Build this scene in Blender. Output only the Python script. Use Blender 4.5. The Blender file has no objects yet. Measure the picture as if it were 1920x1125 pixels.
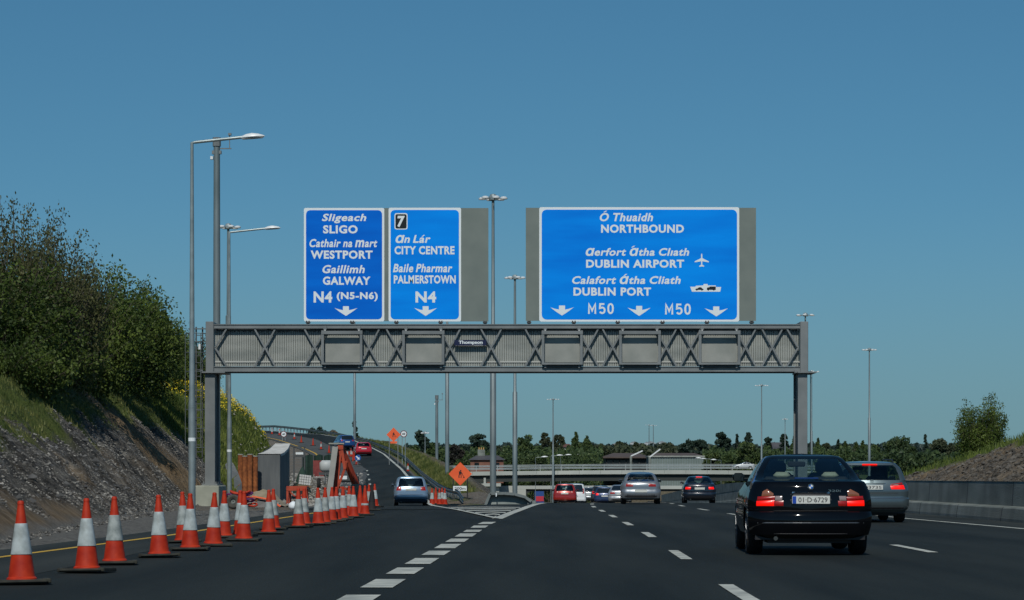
import bpy, bmesh, math, random
from mathutils import Vector, Matrix, noise as mnoise
R_ = math.radians
random.seed(7)
sc = bpy.context.scene
COL = sc.collection
F = 4600.0; EYE = 1.1; HY = 895.0

# ------------------------------------------------------------------ profiles of the land
def lerp(a, b, t): return a + (b - a) * t
def sstep(a, b, x):
    t = min(1, max(0, (x - a) / (b - a))); return t * t * (3 - 2 * t)
def tab(pts, x, k=1):
    if x <= pts[0][0]: return pts[0][k]
    for a, b in zip(pts, pts[1:]):
        if x <= b[0]: return lerp(a[k], b[k], (x - a[0]) / (b[0] - a[0]))
    return pts[-1][k]
def zr(y):                       # level of the motorway
    if y < 90: return 0.0
    if y < 130: return -.00018 * (y - 90) ** 2
    if y < 520: return -.288 - .0144 * (y - 130)
    return -5.9
def xs(y):                       # it bends gently to the right
    if y < 80: return 0
    if y < 100: return .035 * (y - 80) ** 2 / 40
    return .035 * (y - 90)
#          Y    right  left   z   verge rail-level  berm
RAMP = [(84, -2.3, -7.6, 0.0), (95, -3.0, -7.8, -.03), (110, -3.6, -8.4, -.22), (122, -3.8, -8.8, -.35),
        (135, -4.6, -9.8, -.2), (150, -5.5, -11.0, .1), (175, -7.0, -13.0, .72), (215, -9.6, -17.2, 1.8), (260, -13.5, -21.4, 3.55),
        (275, -15.5, -24., 4.33), (300, -19.6, -29.5, 5.73), (320, -24.8, -35, 6.67), (335, -29.7, -41, 7.14),
        (350, -34.5, -47, 7.7), (380, -46, -60, 8.5), (430, -70, -85, 9.2)]
RAILG = [(120, -.3), (150, -.25), (175, .0), (215, .75), (260, 2.85), (300, 5.0), (320, 6.2), (335, 7.0), (355, 7.9), (430, 9)]
def rR(y): return tab(RAMP, y, 1)
def rL(y): return tab(RAMP, y, 2)
def rZ(y): return tab(RAMP, y, 3)
BASEOUT = [(200, -1.30), (300, .0), (450, 1.9), (700, 4.6), (1200, 9), (2500, 28), (3500, 44), (6000, 60)]
def base_out(y): return zr(y) if y < 200 else tab(BASEOUT, y)
LCREST = [(0, 4.2), (60, 4.8), (85, 5.6), (100, 6.4), (130, 7.4), (158, 7.5), (168, 6.6), (176, 4.6), (184, 0)]
RCREST = [(0, 6), (150, 6), (163, 5.2), (180, 3.5), (205, 1.6), (235, 0)]
def ltoe(y): return tab([(20, -8.4), (43, -9.0), (63, -10.4), (78, -11.4), (97, -12.9), (107, -13.9), (130, -14.6), (150, -14.7), (172, -15.2), (186, -18.5)], y)
def fbm(x, y, z=0, s=1): return mnoise.noise(Vector((x * s, y * s, z)))
def left_e(x, y):
    d = ltoe(y) - x
    if d <= 0 or y > 184: return 0
    sl = lerp(.75, 1.12, sstep(60, 110, y)) + 1.2 * sstep(138, 165, y); c = tab(LCREST, y)
    e = sl * d
    if e > c * .7: e = c * .7 + (c * .3) * (1 - math.exp(-(e - c * .7) / (c * .3 + 1e-6)))
    return e
def right_e(x, y):
    d = x - 26.5
    if d <= 0 or y > 235: return 0
    c = tab(RCREST, y); e = .62 * d
    if e > c * .75: e = c * .75 + (c * .25) * (1 - math.exp(-(e - c * .75) / (c * .25 + 1e-6)))
    return e
def H0(x, y):
    zm = zr(y)
    h = zm
    if y > 200:
        lx = -.0190 * y if y < 520 else 5.0; rx = 29 + xs(min(y, 520)); 
        d = max(lx - x, x - rx, 0); out = base_out(y)
        if y > 620: zm2 = lerp(zm, out, sstep(620, 700, y))
        else: zm2 = zm
        h = min(zm2 + .45 * d, max(out, zm2))
    if y > 84 and y < 480:
        yy = min(y, 430); r, l, z = rR(yy), rL(yy), rZ(yy)
        if x > r:
            d = x - r; g = tab(RAILG, yy); b = (z + tab([(150, -.3), (165, -.25), (200, .25), (260, .1), (320, -.3)], yy)) if y > 150 else g
            if d < 1.9: hr = lerp(z, g, d / 1.9)
            elif d < 4.4: hr = lerp(g, b, (d - 1.9) / 2.5)
            else: hr = b - .62 * (d - 4.4)
        elif x >= l: hr = z
        else:
            d = l - x
            if y < 235: hr = z + .02 - .5 * max(0, d - 7)
            else: hr = z - .5 * max(0, d - lerp(7, 1, sstep(235, 260, y)))
        hr -= 30 * sstep(430, 480, y)
        if y < 120: h = lerp(h, hr, sstep(84, 110, y)) if x < r + .8 else lerp(h, max(h, hr), sstep(84, 110, y))
        elif x < r + 2.2 and y < 170: h = hr
        else: h = max(h, hr)
    if 94 < y < 170:
        xr_ = xs(y) - 1.4; isl = lerp(zm, lerp(.05, -.32, sstep(-3.4, -1.8, x)), sstep(96, 120, y)) + .1 * sstep(126, 134, y) * (x > -3) - .004 * max(0, y - 135)
        if x > rR(y) + 1.0: h = max(h, isl - .8 * max(0, x - xr_) - .5 * max(0, rR(y) + 2 - x))
    e = left_e(x, y)
    if e > 0: h = max(h, zm + e)
    e = right_e(x, y)
    if e > 0: h = max(h, zm + e)
    return h
def H(x, y):
    h = H0(x, y)
    e = left_e(x, y); q = right_e(x, y)
    if e > .25 and y < 184:
        k = min(1, (e - .25) * 1.2) * (1 if y < 120 else .5)
        rk = .42 * fbm(x * 1.0 - y * .15, y, 3, .5) + .30 * fbm(x, y * .6, 1, 1.1) + .17 * fbm(x, y, 5, 2.6)
        gl = fbm(x * .25, y, 9, .33)              # gullies running down the slope
        h += k * (rk - .5 * max(0, gl) + .16 * abs(fbm(x, y * .7, 8, 1.7)) - .30 * max(0, fbm(x, y, 12, .8) - .12))
    elif q > .2:
        h += min(1, q) * (.3 * fbm(x, y, 2, .35) + .18 * fbm(x, y, 4, 1.0))
    elif 120 < y < 330 and rR(y) + 2.6 < x < rR(y) + 12:
        h += .15 * fbm(x, y, 2, .7)
    if y < 160 and x < -7.6 and e <= .25: h += .04 * fbm(x, y, 2, 1.5)
    return h

def px_ground(px, py):           # photo measurement -> metres on the road surface
    lo, hi = 15.0, 118.0
    for _ in range(50):
        m = (lo + hi) / 2
        if HY + (EYE - zr(m)) * F / m > py: lo = m
        else: hi = m
    return ((px - 960) / F * lo, lo)
def PX(px, Y): return (px - 960) / F * Y
def PZ(py, Y): return EYE + (HY - py) / F * Y

# ------------------------------------------------------------------ materials
MATS = {}
def node(nt, t, **kw):
    n = nt.nodes.new(t)
    for k, v in kw.items(): setattr(n, k, v)
    return n
def mat(name, col, rough=.6, metal=0, col2=None, scale=5, bump=0, bscale=None, coat=0, emit=None, detail=6, lo=.35, hi=.65, spec=None, coords='Object', stretch=None):
    if name in MATS: return MATS[name]
    m = bpy.data.materials.new(name); m.use_nodes = True; nt = m.node_tree
    b = nt.nodes['Principled BSDF']; L = nt.links.new
    b.inputs['Base Color'].default_value = (*col, 1); b.inputs['Roughness'].default_value = rough
    b.inputs['Metallic'].default_value = metal; b.inputs['Coat Weight'].default_value = coat; b.inputs['Coat Roughness'].default_value = .04
    if spec is not None: b.inputs['Specular IOR Level'].default_value = spec
    if emit: b.inputs['Emission Color'].default_value = (*emit[0], 1); b.inputs['Emission Strength'].default_value = emit[1]
    tc = node(nt, 'ShaderNodeTexCoord'); src = tc.outputs[coords]
    if stretch:
        mp = node(nt, 'ShaderNodeMapping'); mp.inputs['Scale'].default_value = stretch; L(src, mp.inputs[0]); src = mp.outputs[0]
    if col2:
        n = node(nt, 'ShaderNodeTexNoise'); n.inputs['Scale'].default_value = scale; n.inputs['Detail'].default_value = detail
        L(src, n.inputs['Vector'])
        r = node(nt, 'ShaderNodeValToRGB'); r.color_ramp.elements[0].position = lo; r.color_ramp.elements[1].position = hi
        r.color_ramp.elements[0].color = (*col, 1); r.color_ramp.elements[1].color = (*col2, 1)
        L(n.outputs['Fac'], r.inputs[0]); L(r.outputs[0], b.inputs['Base Color'])
    if bump:
        n2 = node(nt, 'ShaderNodeTexNoise'); n2.inputs['Scale'].default_value = bscale or scale * 4; n2.inputs['Detail'].default_value = 5
        L(src, n2.inputs['Vector'])
        bp = node(nt, 'ShaderNodeBump'); bp.inputs['Strength'].default_value = bump; bp.inputs['Distance'].default_value = .05
        L(n2.outputs['Fac'], bp.inputs['Height']); L(bp.outputs[0], b.inputs['Normal'])
    MATS[name] = m; return m
LEAF = {}
def leafmat(name, dark, light, scale=1.2, trans=.3):
    if name in MATS: return MATS[name]
    LEAF[name] = (dark, light, scale, trans)
    m = mat(name, dark, .55, col2=light, scale=scale, detail=5, lo=.4, hi=.62, spec=.25)
    nt = m.node_tree; b = nt.nodes['Principled BSDF']; out = nt.nodes['Material Output']; L = nt.links.new
    t = node(nt, 'ShaderNodeBsdfTranslucent'); mx = node(nt, 'ShaderNodeMixShader'); mx.inputs[0].default_value = trans
    src = b.inputs['Base Color'].links[0].from_socket; L(src, t.inputs['Color'])
    L(b.outputs[0], mx.inputs[1]); L(t.outputs[0], mx.inputs[2]); L(mx.outputs[0], out.inputs[0]); return m
def glassmat(name, tint, trans, rough=.02):
    if name in MATS: return MATS[name]
    m = bpy.data.materials.new(name); m.use_nodes = True; nt = m.node_tree; nt.nodes.remove(nt.nodes['Principled BSDF'])
    out = nt.nodes['Material Output']; L = nt.links.new
    tr = node(nt, 'ShaderNodeBsdfTransparent'); tr.inputs[0].default_value = (*[c * trans for c in tint], 1)
    gl = node(nt, 'ShaderNodeBsdfGlossy'); gl.inputs['Roughness'].default_value = rough; gl.inputs['Color'].default_value = (.9, .95, 1, 1)
    lw = node(nt, 'ShaderNodeLayerWeight'); lw.inputs[0].default_value = .5; pw = node(nt, 'ShaderNodeMath', operation='POWER'); pw.inputs[1].default_value = 3.5; L(lw.outputs['Facing'], pw.inputs[0])
    fr = node(nt, 'ShaderNodeMath', operation='MULTIPLY_ADD'); fr.inputs[1].default_value = .6; fr.inputs[2].default_value = .05; L(pw.outputs[0], fr.inputs[0])
    mx = node(nt, 'ShaderNodeMixShader'); L(fr.outputs[0], mx.inputs[0]); L(tr.outputs[0], mx.inputs[1]); L(gl.outputs[0], mx.inputs[2])
    L(mx.outputs[0], out.inputs[0]); MATS[name] = m; return m

# ------------------------------------------------------------------ mesh helpers
class MB:
    def __init__(s): s.v = []; s.f = []; s.m = []; s.k = 0
    def face(s, pts, m=None):
        n = len(s.v); s.v += [tuple(p) for p in pts]; s.f.append(tuple(range(n, n + len(pts)))); s.m.append(s.k if m is None else m)
    def box(s, x0, x1, y0, y1, z0, z1, bev=0):
        if x1 < x0: x0, x1 = x1, x0
        if y1 < y0: y0, y1 = y1, y0
        if z1 < z0: z0, z1 = z1, z0
        b = min(bev, (x1 - x0) * .45, (y1 - y0) * .45, (z1 - z0) * .45)
        if b <= 0:
            n = len(s.v)
            s.v += [(x0, y0, z0), (x1, y0, z0), (x1, y1, z0), (x0, y1, z0), (x0, y0, z1), (x1, y0, z1), (x1, y1, z1), (x0, y1, z1)]
            for f in ((0, 3, 2, 1), (4, 5, 6, 7), (0, 1, 5, 4), (1, 2, 6, 5), (2, 3, 7, 6), (3, 0, 4, 7)):
                s.f.append(tuple(n + i for i in f)); s.m.append(s.k)
            return
        rings = [(z0, b), (z0 + b, 0), (z1 - b, 0), (z1, b)]; n = len(s.v)
        for z, i in rings:
            X0, X1, Y0, Y1 = x0 + i, x1 - i, y0 + i, y1 - i; c = b if i == 0 else b * .3
            s.v += [(X0 + c, Y0, z), (X1 - c, Y0, z), (X1, Y0 + c, z), (X1, Y1 - c, z), (X1 - c, Y1, z), (X0 + c, Y1, z), (X0, Y1 - c, z), (X0, Y0 + c, z)]
        for r in range(3):
            for j in range(8):
                a = n + r * 8 + j; c = n + r * 8 + (j + 1) % 8; s.f.append((a, c, c + 8, a + 8)); s.m.append(s.k)
        s.f.append(tuple(n + 7 - j for j in range(8))); s.m.append(s.k); s.f.append(tuple(n + 24 + j for j in range(8))); s.m.append(s.k)
    def bar(s, p, q, w, h=None):      # rectangular bar between two points
        h = h or w; p = Vector(p); q = Vector(q); d = (q - p)
        if d.length < 1e-6: return
        d.normalize(); up = Vector((0, 0, 1)) if abs(d.z) < .95 else Vector((0, 1, 0))
        a = d.cross(up).normalized() * (w / 2); c = a.cross(d).normalized() * (h / 2); n = len(s.v)
        for o in (p, q): s.v += [tuple(o - a - c), tuple(o + a - c), tuple(o + a + c), tuple(o - a + c)]
        for f in ((0, 1, 2, 3), (7, 6, 5, 4), (0, 4, 5, 1), (1, 5, 6, 2), (2, 6, 7, 3), (3, 7, 4, 0)):
            s.f.append(tuple(n + i for i in f)); s.m.append(s.k)
    def tube(s, pts, rad, n=8, cap=True):
        pts = [Vector(p) for p in pts]; rad = rad if isinstance(rad, (list, tuple)) else [rad] * len(pts); base = len(s.v)
        ref = None
        for i, p in enumerate(pts):
            d = (pts[min(i + 1, len(pts) - 1)] - pts[max(i - 1, 0)]).normalized()
            if ref is None: ref = Vector((1, 0, 0)) if abs(d.x) < .8 else Vector((0, 1, 0))
            a = d.cross(ref).normalized(); b = d.cross(a); ref = b.cross(d) if False else ref
            for j in range(n):
                t = 2 * math.pi * j / n; s.v.append(tuple(p + (a * math.cos(t) + b * math.sin(t)) * rad[i]))
        for i in range(len(pts) - 1):
            for j in range(n):
                q = base + i * n; k = (j + 1) % n; s.f.append((q + j, q + k, q + n + k, q + n + j)); s.m.append(s.k)
        if cap:
            s.f.append(tuple(base + n - 1 - j for j in range(n))); s.m.append(s.k)
            q = base + (len(pts) - 1) * n; s.f.append(tuple(q + j for j in range(n))); s.m.append(s.k)
    def lathe(s, prof, n=24, c=(0, 0, 0), axis='z', m=None):
        base = len(s.v)
        for r, z in prof:
            for j in range(n):
                t = 2 * math.pi * j / n; u, w = r * math.cos(t), r * math.sin(t)
                s.v.append((c[0] + u, c[1] + w, c[2] + z) if axis == 'z' else ((c[0] + z, c[1] + u, c[2] + w) if axis == 'x' else (c[0] + u, c[1] + z, c[2] + w)))
        for i in range(len(prof) - 1):
            for j in range(n):
                q = base + i * n; k = (j + 1) % n; s.f.append((q + j, q + k, q + n + k, q + n + j)); s.m.append(s.k if m is None else m)
    def prism(s, poly, y0, y1):       # polygon in x,z extruded along y
        n = len(s.v); k = len(poly)
        s.v += [(x, y0, z) for x, z in poly] + [(x, y1, z) for x, z in poly]
        s.f.append(tuple(n + i for i in range(k))); s.m.append(s.k); s.f.append(tuple(n + 2 * k - 1 - i for i in range(k))); s.m.append(s.k)
        for i in range(k):
            j = (i + 1) % k; s.f.append((n + j, n + i, n + k + i, n + k + j)); s.m.append(s.k)
    def flat(s, poly, y):
        s.face([(x, y, z) for x, z in poly])
    def build(s, name, mats, parent=None, smooth=None, loc=None):
        me = bpy.data.meshes.new(name); me.from_pydata(s.v, [], s.f)
        mats = mats if isinstance(mats, (list, tuple)) else [mats]
        for m in mats: me.materials.append(m)
        if len(mats) > 1: me.polygons.foreach_set('material_index', s.m)
        if smooth is not None:
            me.polygons.foreach_set('use_smooth', [True] * len(me.polygons)); me.set_sharp_from_angle(angle=R_(smooth))
        me.update()
        o = bpy.data.objects.new(name, me); COL.objects.link(o)
        if parent: o.parent = parent
        if loc: o.location = loc
        return o
def tag(o, label=None, cat=None, group=None, kind=None):
    if label: o['label'] = label
    if cat: o['category'] = cat
    if group: o['group'] = group
    if kind: o['kind'] = kind
    return o
def thing(name, label, cat, loc=(0, 0, 0), rz=0, group=None):
    o = bpy.data.objects.new(name, None); COL.objects.link(o); o.location = loc; o.rotation_euler = (0, 0, rz)
    o.empty_display_size = .2
    return tag(o, label, cat, group)
def dup(o, loc=None, rz=None, label=None, group=None, parent=None, scale=None):
    c = o.copy(); COL.objects.link(c); c.parent = parent
    for ch in list(o.children): dup(ch, parent=c)
    if loc is not None: c.location = loc
    if rz is not None: c.rotation_euler = (0, 0, rz)
    if scale: c.scale = scale
    if label: c['label'] = label
    if group: c['group'] = group
    return c
def struct(o): o['kind'] = 'structure'; return o

def text_mesh(segs, bold=.0, shear=0, space=1.0, res=3):
    """segs: list of (string, scale); returns verts (x,y), faces"""
    V = []; Fc = []; x = 0
    for st, scl in segs:
        c = bpy.data.curves.new('txt', 'FONT'); c.body = st; c.offset = bold; c.space_character = space; c.resolution_u = res
        o = bpy.data.objects.new('txt', c); COL.objects.link(o); bpy.context.view_layer.update()
        me = bpy.data.meshes.new_from_object(o.evaluated_get(bpy.context.evaluated_depsgraph_get()))
        if me.vertices:
            mx = min(v.co.x for v in me.vertices); MX = max(v.co.x for v in me.vertices)
            n = len(V)
            for v in me.vertices: V.append((x + (v.co.x - mx) * scl, v.co.y * scl))
            for p in me.polygons: Fc.append(tuple(n + i for i in p.vertices))
            x += (MX - mx) * scl + .09 * space
        else: x += .22 * len(st)
        bpy.data.objects.remove(o); bpy.data.meshes.remove(me); bpy.data.curves.remove(c)
    V = [(a + b * shear, b) for a, b in V]
    return V, Fc
def text_into(mb, segs, x0, x1, z0, z1, y, bold=.02, shear=0, space=1.0, keep=False):
    """fit lettering into the rectangle on the plane y (facing -y)"""
    if isinstance(segs, str): segs = [(segs, 1)]
    V, Fc = text_mesh(segs, bold, shear, space)
    a, b = min(v[0] for v in V), max(v[0] for v in V); c, d = min(v[1] for v in V), max(v[1] for v in V)
    n = len(mb.v)
    mb.v += [(x0 + (v[0] - a) / (b - a) * (x1 - x0), y, z0 + (v[1] - c) / (d - c) * (z1 - z0)) for v in V]
    for f in Fc: mb.f.append(tuple(n + i for i in f)); mb.m.append(mb.k)
def rrect(x0, x1, z0, z1, r, n=5):
    P = []
    for cx, cz, a0 in ((x1 - r, z0 + r, -90), (x1 - r, z1 - r, 0), (x0 + r, z1 - r, 90), (x0 + r, z0 + r, 180)):
        for i in range(n + 1):
            a = R_(a0 + 90 * i / n); P.append((cx + r * math.cos(a), cz + r * math.sin(a)))
    return P

# ------------------------------------------------------------------ palette
asphalt = mat('asphalt', (.0115, .0165, .0165), .88, spec=.2, col2=(.024, .030, .0285), scale=.9, bump=.5, bscale=60, detail=10, stretch=(1, .08, 1))
asph_old = mat('worn_asphalt', (.050, .056, .055), .9, col2=(.085, .09, .086), scale=1.2, bump=.6, bscale=30, detail=10)
white_line = mat('road_paint', (.32, .335, .30), .7, col2=(.58, .59, .52), scale=3, detail=8)
yellow_line = mat('yellow_paint', (.50, .30, .03), .7, col2=(.62, .40, .05), scale=3)
concrete = mat('concrete', (.24, .26, .235), .85, col2=(.34, .355, .32), scale=1.4, bump=.25, bscale=25, detail=9)
concrete_d = mat('stained_concrete', (.14, .16, .145), .85, col2=(.23, .25, .225), scale=.8, bump=.25, bscale=20, detail=9, stretch=(1, .5, 2))
steel = mat('galvanised_steel', (.20, .25, .26), .45, .35, col2=(.30, .36, .37), scale=2)
steel_m = mat('mast_steel', (.14, .18, .19), .5, .3, col2=(.22, .265, .275), scale=1.5, stretch=(1, 1, .3))
gpaint = mat('gantry_paint', (.145, .162, .165), .5, .1, col2=(.205, .222, .224), scale=.9, detail=8)
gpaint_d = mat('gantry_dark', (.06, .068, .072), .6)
gpanel = mat('gantry_panel', (.22, .24, .225), .6, .0, col2=(.32, .335, .31), scale=.7, detail=9, stretch=(1, 1, 3))
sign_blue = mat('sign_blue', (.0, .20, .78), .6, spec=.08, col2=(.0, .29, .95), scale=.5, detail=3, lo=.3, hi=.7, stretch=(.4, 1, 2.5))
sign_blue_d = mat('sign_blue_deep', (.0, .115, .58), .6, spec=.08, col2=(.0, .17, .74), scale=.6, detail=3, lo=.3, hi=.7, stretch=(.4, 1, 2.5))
sign_white = mat('sign_white', (.74, .80, .82), .6)
sign_back = mat('sign_backing', (.140, .170, .155), .55, col2=(.170, .20, .18), scale=1)
black = mat('black_plastic', (.012, .012, .014), .5)
rubber = mat('rubber', (.014, .014, .014), .8, bump=.3, bscale=60)
orange = mat('cone_orange', (.34, .017, .005), .6, spec=.3, col2=(.50, .040, .010), scale=6, detail=8)
sleeve = mat('cone_sleeve', (.22, .25, .24), .55, col2=(.50, .57, .58), scale=5, detail=8)
sleeve_g = mat('dirty_cone_sleeve', (.16, .19, .185), .6, col2=(.36, .40, .39), scale=9, detail=9)
osteel = mat('orange_steel', (.28, .035, .014), .55, col2=(.46, .065, .025), scale=3, detail=8)
rust = mat('rust', (.14, .04, .012), .9, col2=(.36, .12, .035), scale=3.5, bump=.5, bscale=25, detail=9)
osign = mat('orange_sign', (.78, .10, .025), .5, col2=(.85, .14, .04), scale=2)
lampwhite = mat('lamp_white', (.72, .75, .75), .35)

# joints and streaks on the median barrier
_nt = concrete_d.node_tree; _b = _nt.nodes['Principled BSDF']; _src = _b.inputs['Base Color'].links[0].from_socket
_tc = _nt.nodes.new('ShaderNodeTexCoord'); _sx = _nt.nodes.new('ShaderNodeSeparateXYZ'); _nt.links.new(_tc.outputs['Object'], _sx.inputs[0])
_m1 = _nt.nodes.new('ShaderNodeMath'); _m1.operation = 'DIVIDE'; _m1.inputs[1].default_value = 6.1; _nt.links.new(_sx.outputs[1], _m1.inputs[0])
_m2 = _nt.nodes.new('ShaderNodeMath'); _m2.operation = 'FRACT'; _nt.links.new(_m1.outputs[0], _m2.inputs[0])
_m3 = _nt.nodes.new('ShaderNodeMath'); _m3.operation = 'LESS_THAN'; _m3.inputs[1].default_value = .012; _nt.links.new(_m2.outputs[0], _m3.inputs[0])
_mp = _nt.nodes.new('ShaderNodeMapping'); _mp.inputs['Scale'].default_value = (1, .6, .3); _nt.links.new(_tc.outputs['Object'], _mp.inputs[0])
_n = _nt.nodes.new('ShaderNodeTexNoise'); _n.inputs['Scale'].default_value = 1.6; _n.inputs['Detail'].default_value = 8; _nt.links.new(_mp.outputs[0], _n.inputs['Vector'])
_r = _nt.nodes.new('ShaderNodeMapRange'); _r.inputs['From Min'].default_value = .35; _r.inputs['From Max'].default_value = .6; _r.inputs['To Min'].default_value = .72; _r.inputs['To Max'].default_value = 1.08; _nt.links.new(_n.outputs['Fac'], _r.inputs[0])
_x = _nt.nodes.new('ShaderNodeMix'); _x.data_type = 'RGBA'; _x.blend_type = 'MULTIPLY'; _x.inputs[0].default_value = 1; _nt.links.new(_src, _x.inputs[6]); _nt.links.new(_r.outputs[0], _x.inputs[7])
_y = _nt.nodes.new('ShaderNodeMix'); _y.data_type = 'RGBA'; _y.inputs[7].default_value = (.02, .025, .025, 1); _nt.links.new(_m3.outputs[0], _y.inputs[0]); _nt.links.new(_x.outputs[2], _y.inputs[6]); _nt.links.new(_y.outputs[2], _b.inputs['Base Color'])
# ------------------------------------------------------------------ world, sun, camera
SUN_EL, SUN_AZ = 45, 186        # behind and to the left of the camera (view is +Y)
w = bpy.data.worlds.new("World"); sc.world = w; w.use_nodes = True; nt = w.node_tree
sky = nt.nodes.new('ShaderNodeTexSky'); sky.sky_type = 'NISHITA'; sky.sun_disc = False
sky.sun_elevation = R_(SUN_EL); sky.sun_rotation = R_(SUN_AZ); sky.air_density = 1.0; sky.dust_density = .3; sky.ozone_density = 3.0
stc = nt.nodes.new('ShaderNodeTexCoord'); smp = nt.nodes.new('ShaderNodeMapping'); smp.inputs['Location'].default_value = (0, 0, .055); smp.inputs['Scale'].default_value = (1, 1, .85)
nt.links.new(stc.outputs['Generated'], smp.inputs[0]); nt.links.new(smp.outputs[0], sky.inputs[0])
tint = nt.nodes.new('ShaderNodeMix'); tint.data_type = 'RGBA'; tint.blend_type = 'MULTIPLY'; tint.inputs[0].default_value = 1; tint.inputs[7].default_value = (.49, .74, .86, 1)
hs = nt.nodes.new('ShaderNodeHueSaturation'); hs.inputs['Hue'].default_value = .485; hs.inputs['Saturation'].default_value = 1.12; hs.inputs['Value'].default_value = .82
bg = nt.nodes['Background']; nt.links.new(sky.outputs[0], hs.inputs['Color']); nt.links.new(hs.outputs[0], tint.inputs[6]); sxyz = nt.nodes.new('ShaderNodeSeparateXYZ'); nt.links.new(stc.outputs['Generated'], sxyz.inputs[0])
hz = nt.nodes.new('ShaderNodeMapRange'); hz.interpolation_type = 'SMOOTHSTEP'; hz.inputs['From Min'].default_value = -.03; hz.inputs['From Max'].default_value = .12; hz.inputs['To Min'].default_value = .95; hz.inputs['To Max'].default_value = 0; nt.links.new(sxyz.outputs[2], hz.inputs[0])
haze = nt.nodes.new('ShaderNodeMix'); haze.data_type = 'RGBA'; haze.inputs[7].default_value = (.152 / .08, .264 / .08, .295 / .08, 1); nt.links.new(hz.outputs[0], haze.inputs[0]); nt.links.new(tint.outputs[2], haze.inputs[6])
nt.links.new(haze.outputs[2], bg.inputs[0]); bg.inputs[1].default_value = .080
sl = bpy.data.lights.new('sun', 'SUN'); sl.energy = 2.8; sl.angle = R_(.5); sl.color = (1, .96, .88)
so = bpy.data.objects.new('sun', sl); COL.objects.link(so)
az = R_(SUN_AZ); el = R_(SUN_EL)
sd = Vector((math.sin(az) * math.cos(el), math.cos(az) * math.cos(el), math.sin(el)))    # towards the sun (0 = +Y, clockwise)
so.rotation_euler = sd.to_track_quat('Z', 'Y').to_euler(); so.location = (0, 0, 60)
sc.view_settings.view_transform = 'Standard'; sc.view_settings.look = 'None'; sc.view_settings.exposure = 0
cd = bpy.data.cameras.new('camera'); cam = bpy.data.objects.new('camera', cd); COL.objects.link(cam)
cam.location = (0, 0, EYE); cam.rotation_euler = (R_(90), 0, 0); cd.sensor_width = 36; cd.lens = 36 * F / 1920
cd.shift_y = (HY - 562.5) / 1920; cd.clip_start = .5; cd.clip_end = 12000; sc.camera = cam

# ------------------------------------------------------------------ terrain
def axis(parts):
    o = []
    for a, b, st in parts:
        x = a
        while x < b - 1e-6: o.append(x); x += st
    o.append(parts[-1][1]); return o
XA = axis([(-3000, -600, 300), (-600, -200, 60), (-200, -80, 15), (-80, -40, 3), (-40, -26, 1), (-26, -6, .26), (-6, -5, .5), (-5, 14, .7), (14, 24, 1.4), (24, 48, .5), (48, 90, 4), (90, 240, 15), (240, 600, 60), (600, 3000, 300)])
YA = axis([(-3000, -80, 365), (-80, 20, 8), (20, 34, 1.2), (34, 120, .35), (120, 190, .6), (190, 350, 2), (350, 700, 8), (700, 1500, 50), (1500, 6000, 250)])
tv = []; tcol = []
GTH = [(35, .9), (45, 1.1), (58, 1.7), (75, 2.2), (90, 2.8), (105, 3.4), (120, 3.7), (136, 3.4), (150, 1.6), (160, .2)]
def clampf(v): return min(1, max(0, v))
def mask(x, y):
    """grass, brown earth, light gravel (rest: dark shale)"""
    n = fbm(x, y, 0, .45) * .8 + fbm(x, y, 7, 1.6) * .5; e = left_e(x, y); q = right_e(x, y)
    g = ea = gr = 0
    if e > .02 and y < 184:
        th = tab(GTH, y)
        band = 1 - min(1, abs(y - 115 + e * 3.4 - n * 4.0) / 10.0); band2 = 1 - min(1, abs(y - 71 - n * 2) / 1.3)
        g = clampf((e - th + n * .9) * 2.5)
        ea = max(clampf(band * 1.8), .6 * clampf(band2 * 1.6) * (e > 1))
        g *= 1 - clampf(band * 1.6) * (1 if e < 4.6 else .4)
        if e < .9 and y < 62: ea = max(ea, clampf((.8 - e + n * .6) * 1.5))
        ea = max(ea, clampf(n * 1.3 - .12) * .8)
        gr = clampf((.22 - e) * 8)
    elif q > .02:
        c = tab(RCREST, y); th = max(.2, c * .78 - .45)
        g = clampf((q - th + n * .35) * 3); ea = clampf(1 - abs(q - th + .2) * 2.2) * .6 + .42 + .4 * n
        if y > 200: ea = 1
    elif y < 84: gr = 1
    elif y < 165 and x > rR(y) + 2 and x < xs(y) + 3: gr = .45 + n * .4; ea = .45
    elif y < 300 and x < rL(y) + 3 and x > rL(y) - 11: gr = .5 + n * .5; ea = .5 - n * .3
    elif y < 480 and rR(min(y, 430)) < x < rR(min(y, 430)) + 14:
        d = x - rR(min(y, 430))
        if d < 1.6: ea = .9; gr = .3
        elif d < 3.9 + n * .5: g = 1
        elif d < 4.5 + n * .5: ea = .5; g = .3
        elif d < (26 if y < 340 else 12) + n * .8: g = .03 + .1 * n; ea = .1
        else: g = .5 + n; ea = .4
    elif 200 < y < 800 and -.019 * y - 2 < x < 34 + xs(y): g = .12 + .2 * n; ea = .35
    elif x > 29 and y < 330: g = .35 + n; ea = .6
    else: g = .9; ea = .15 + .3 * n
    return clampf(g), clampf(ea), clampf(gr)
for y in YA:
    for x in XA:
        tv.append((x, y, H(x, y) - .03)); tcol.append(mask(x, y))
nx = len(XA); tf = [(j * nx + i, j * nx + i + 1, (j + 1) * nx + i + 1, (j + 1) * nx + i) for j in range(len(YA) - 1) for i in range(nx - 1)]
me = bpy.data.meshes.new('terrain'); me.from_pydata(tv, [], tf)
ca = me.color_attributes.new('cover', 'FLOAT_COLOR', 'POINT')
ca.data.foreach_set('color', [c for t in tcol for c in (*t, 1)])
me.polygons.foreach_set('use_smooth', [True] * len(me.polygons))
terr = bpy.data.objects.new('terrain', me); COL.objects.link(terr); struct(terr)
m = bpy.data.materials.new('ground_cover'); m.use_nodes = True; nt = m.node_tree; L = nt.links.new; b = nt.nodes['Principled BSDF']
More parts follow.
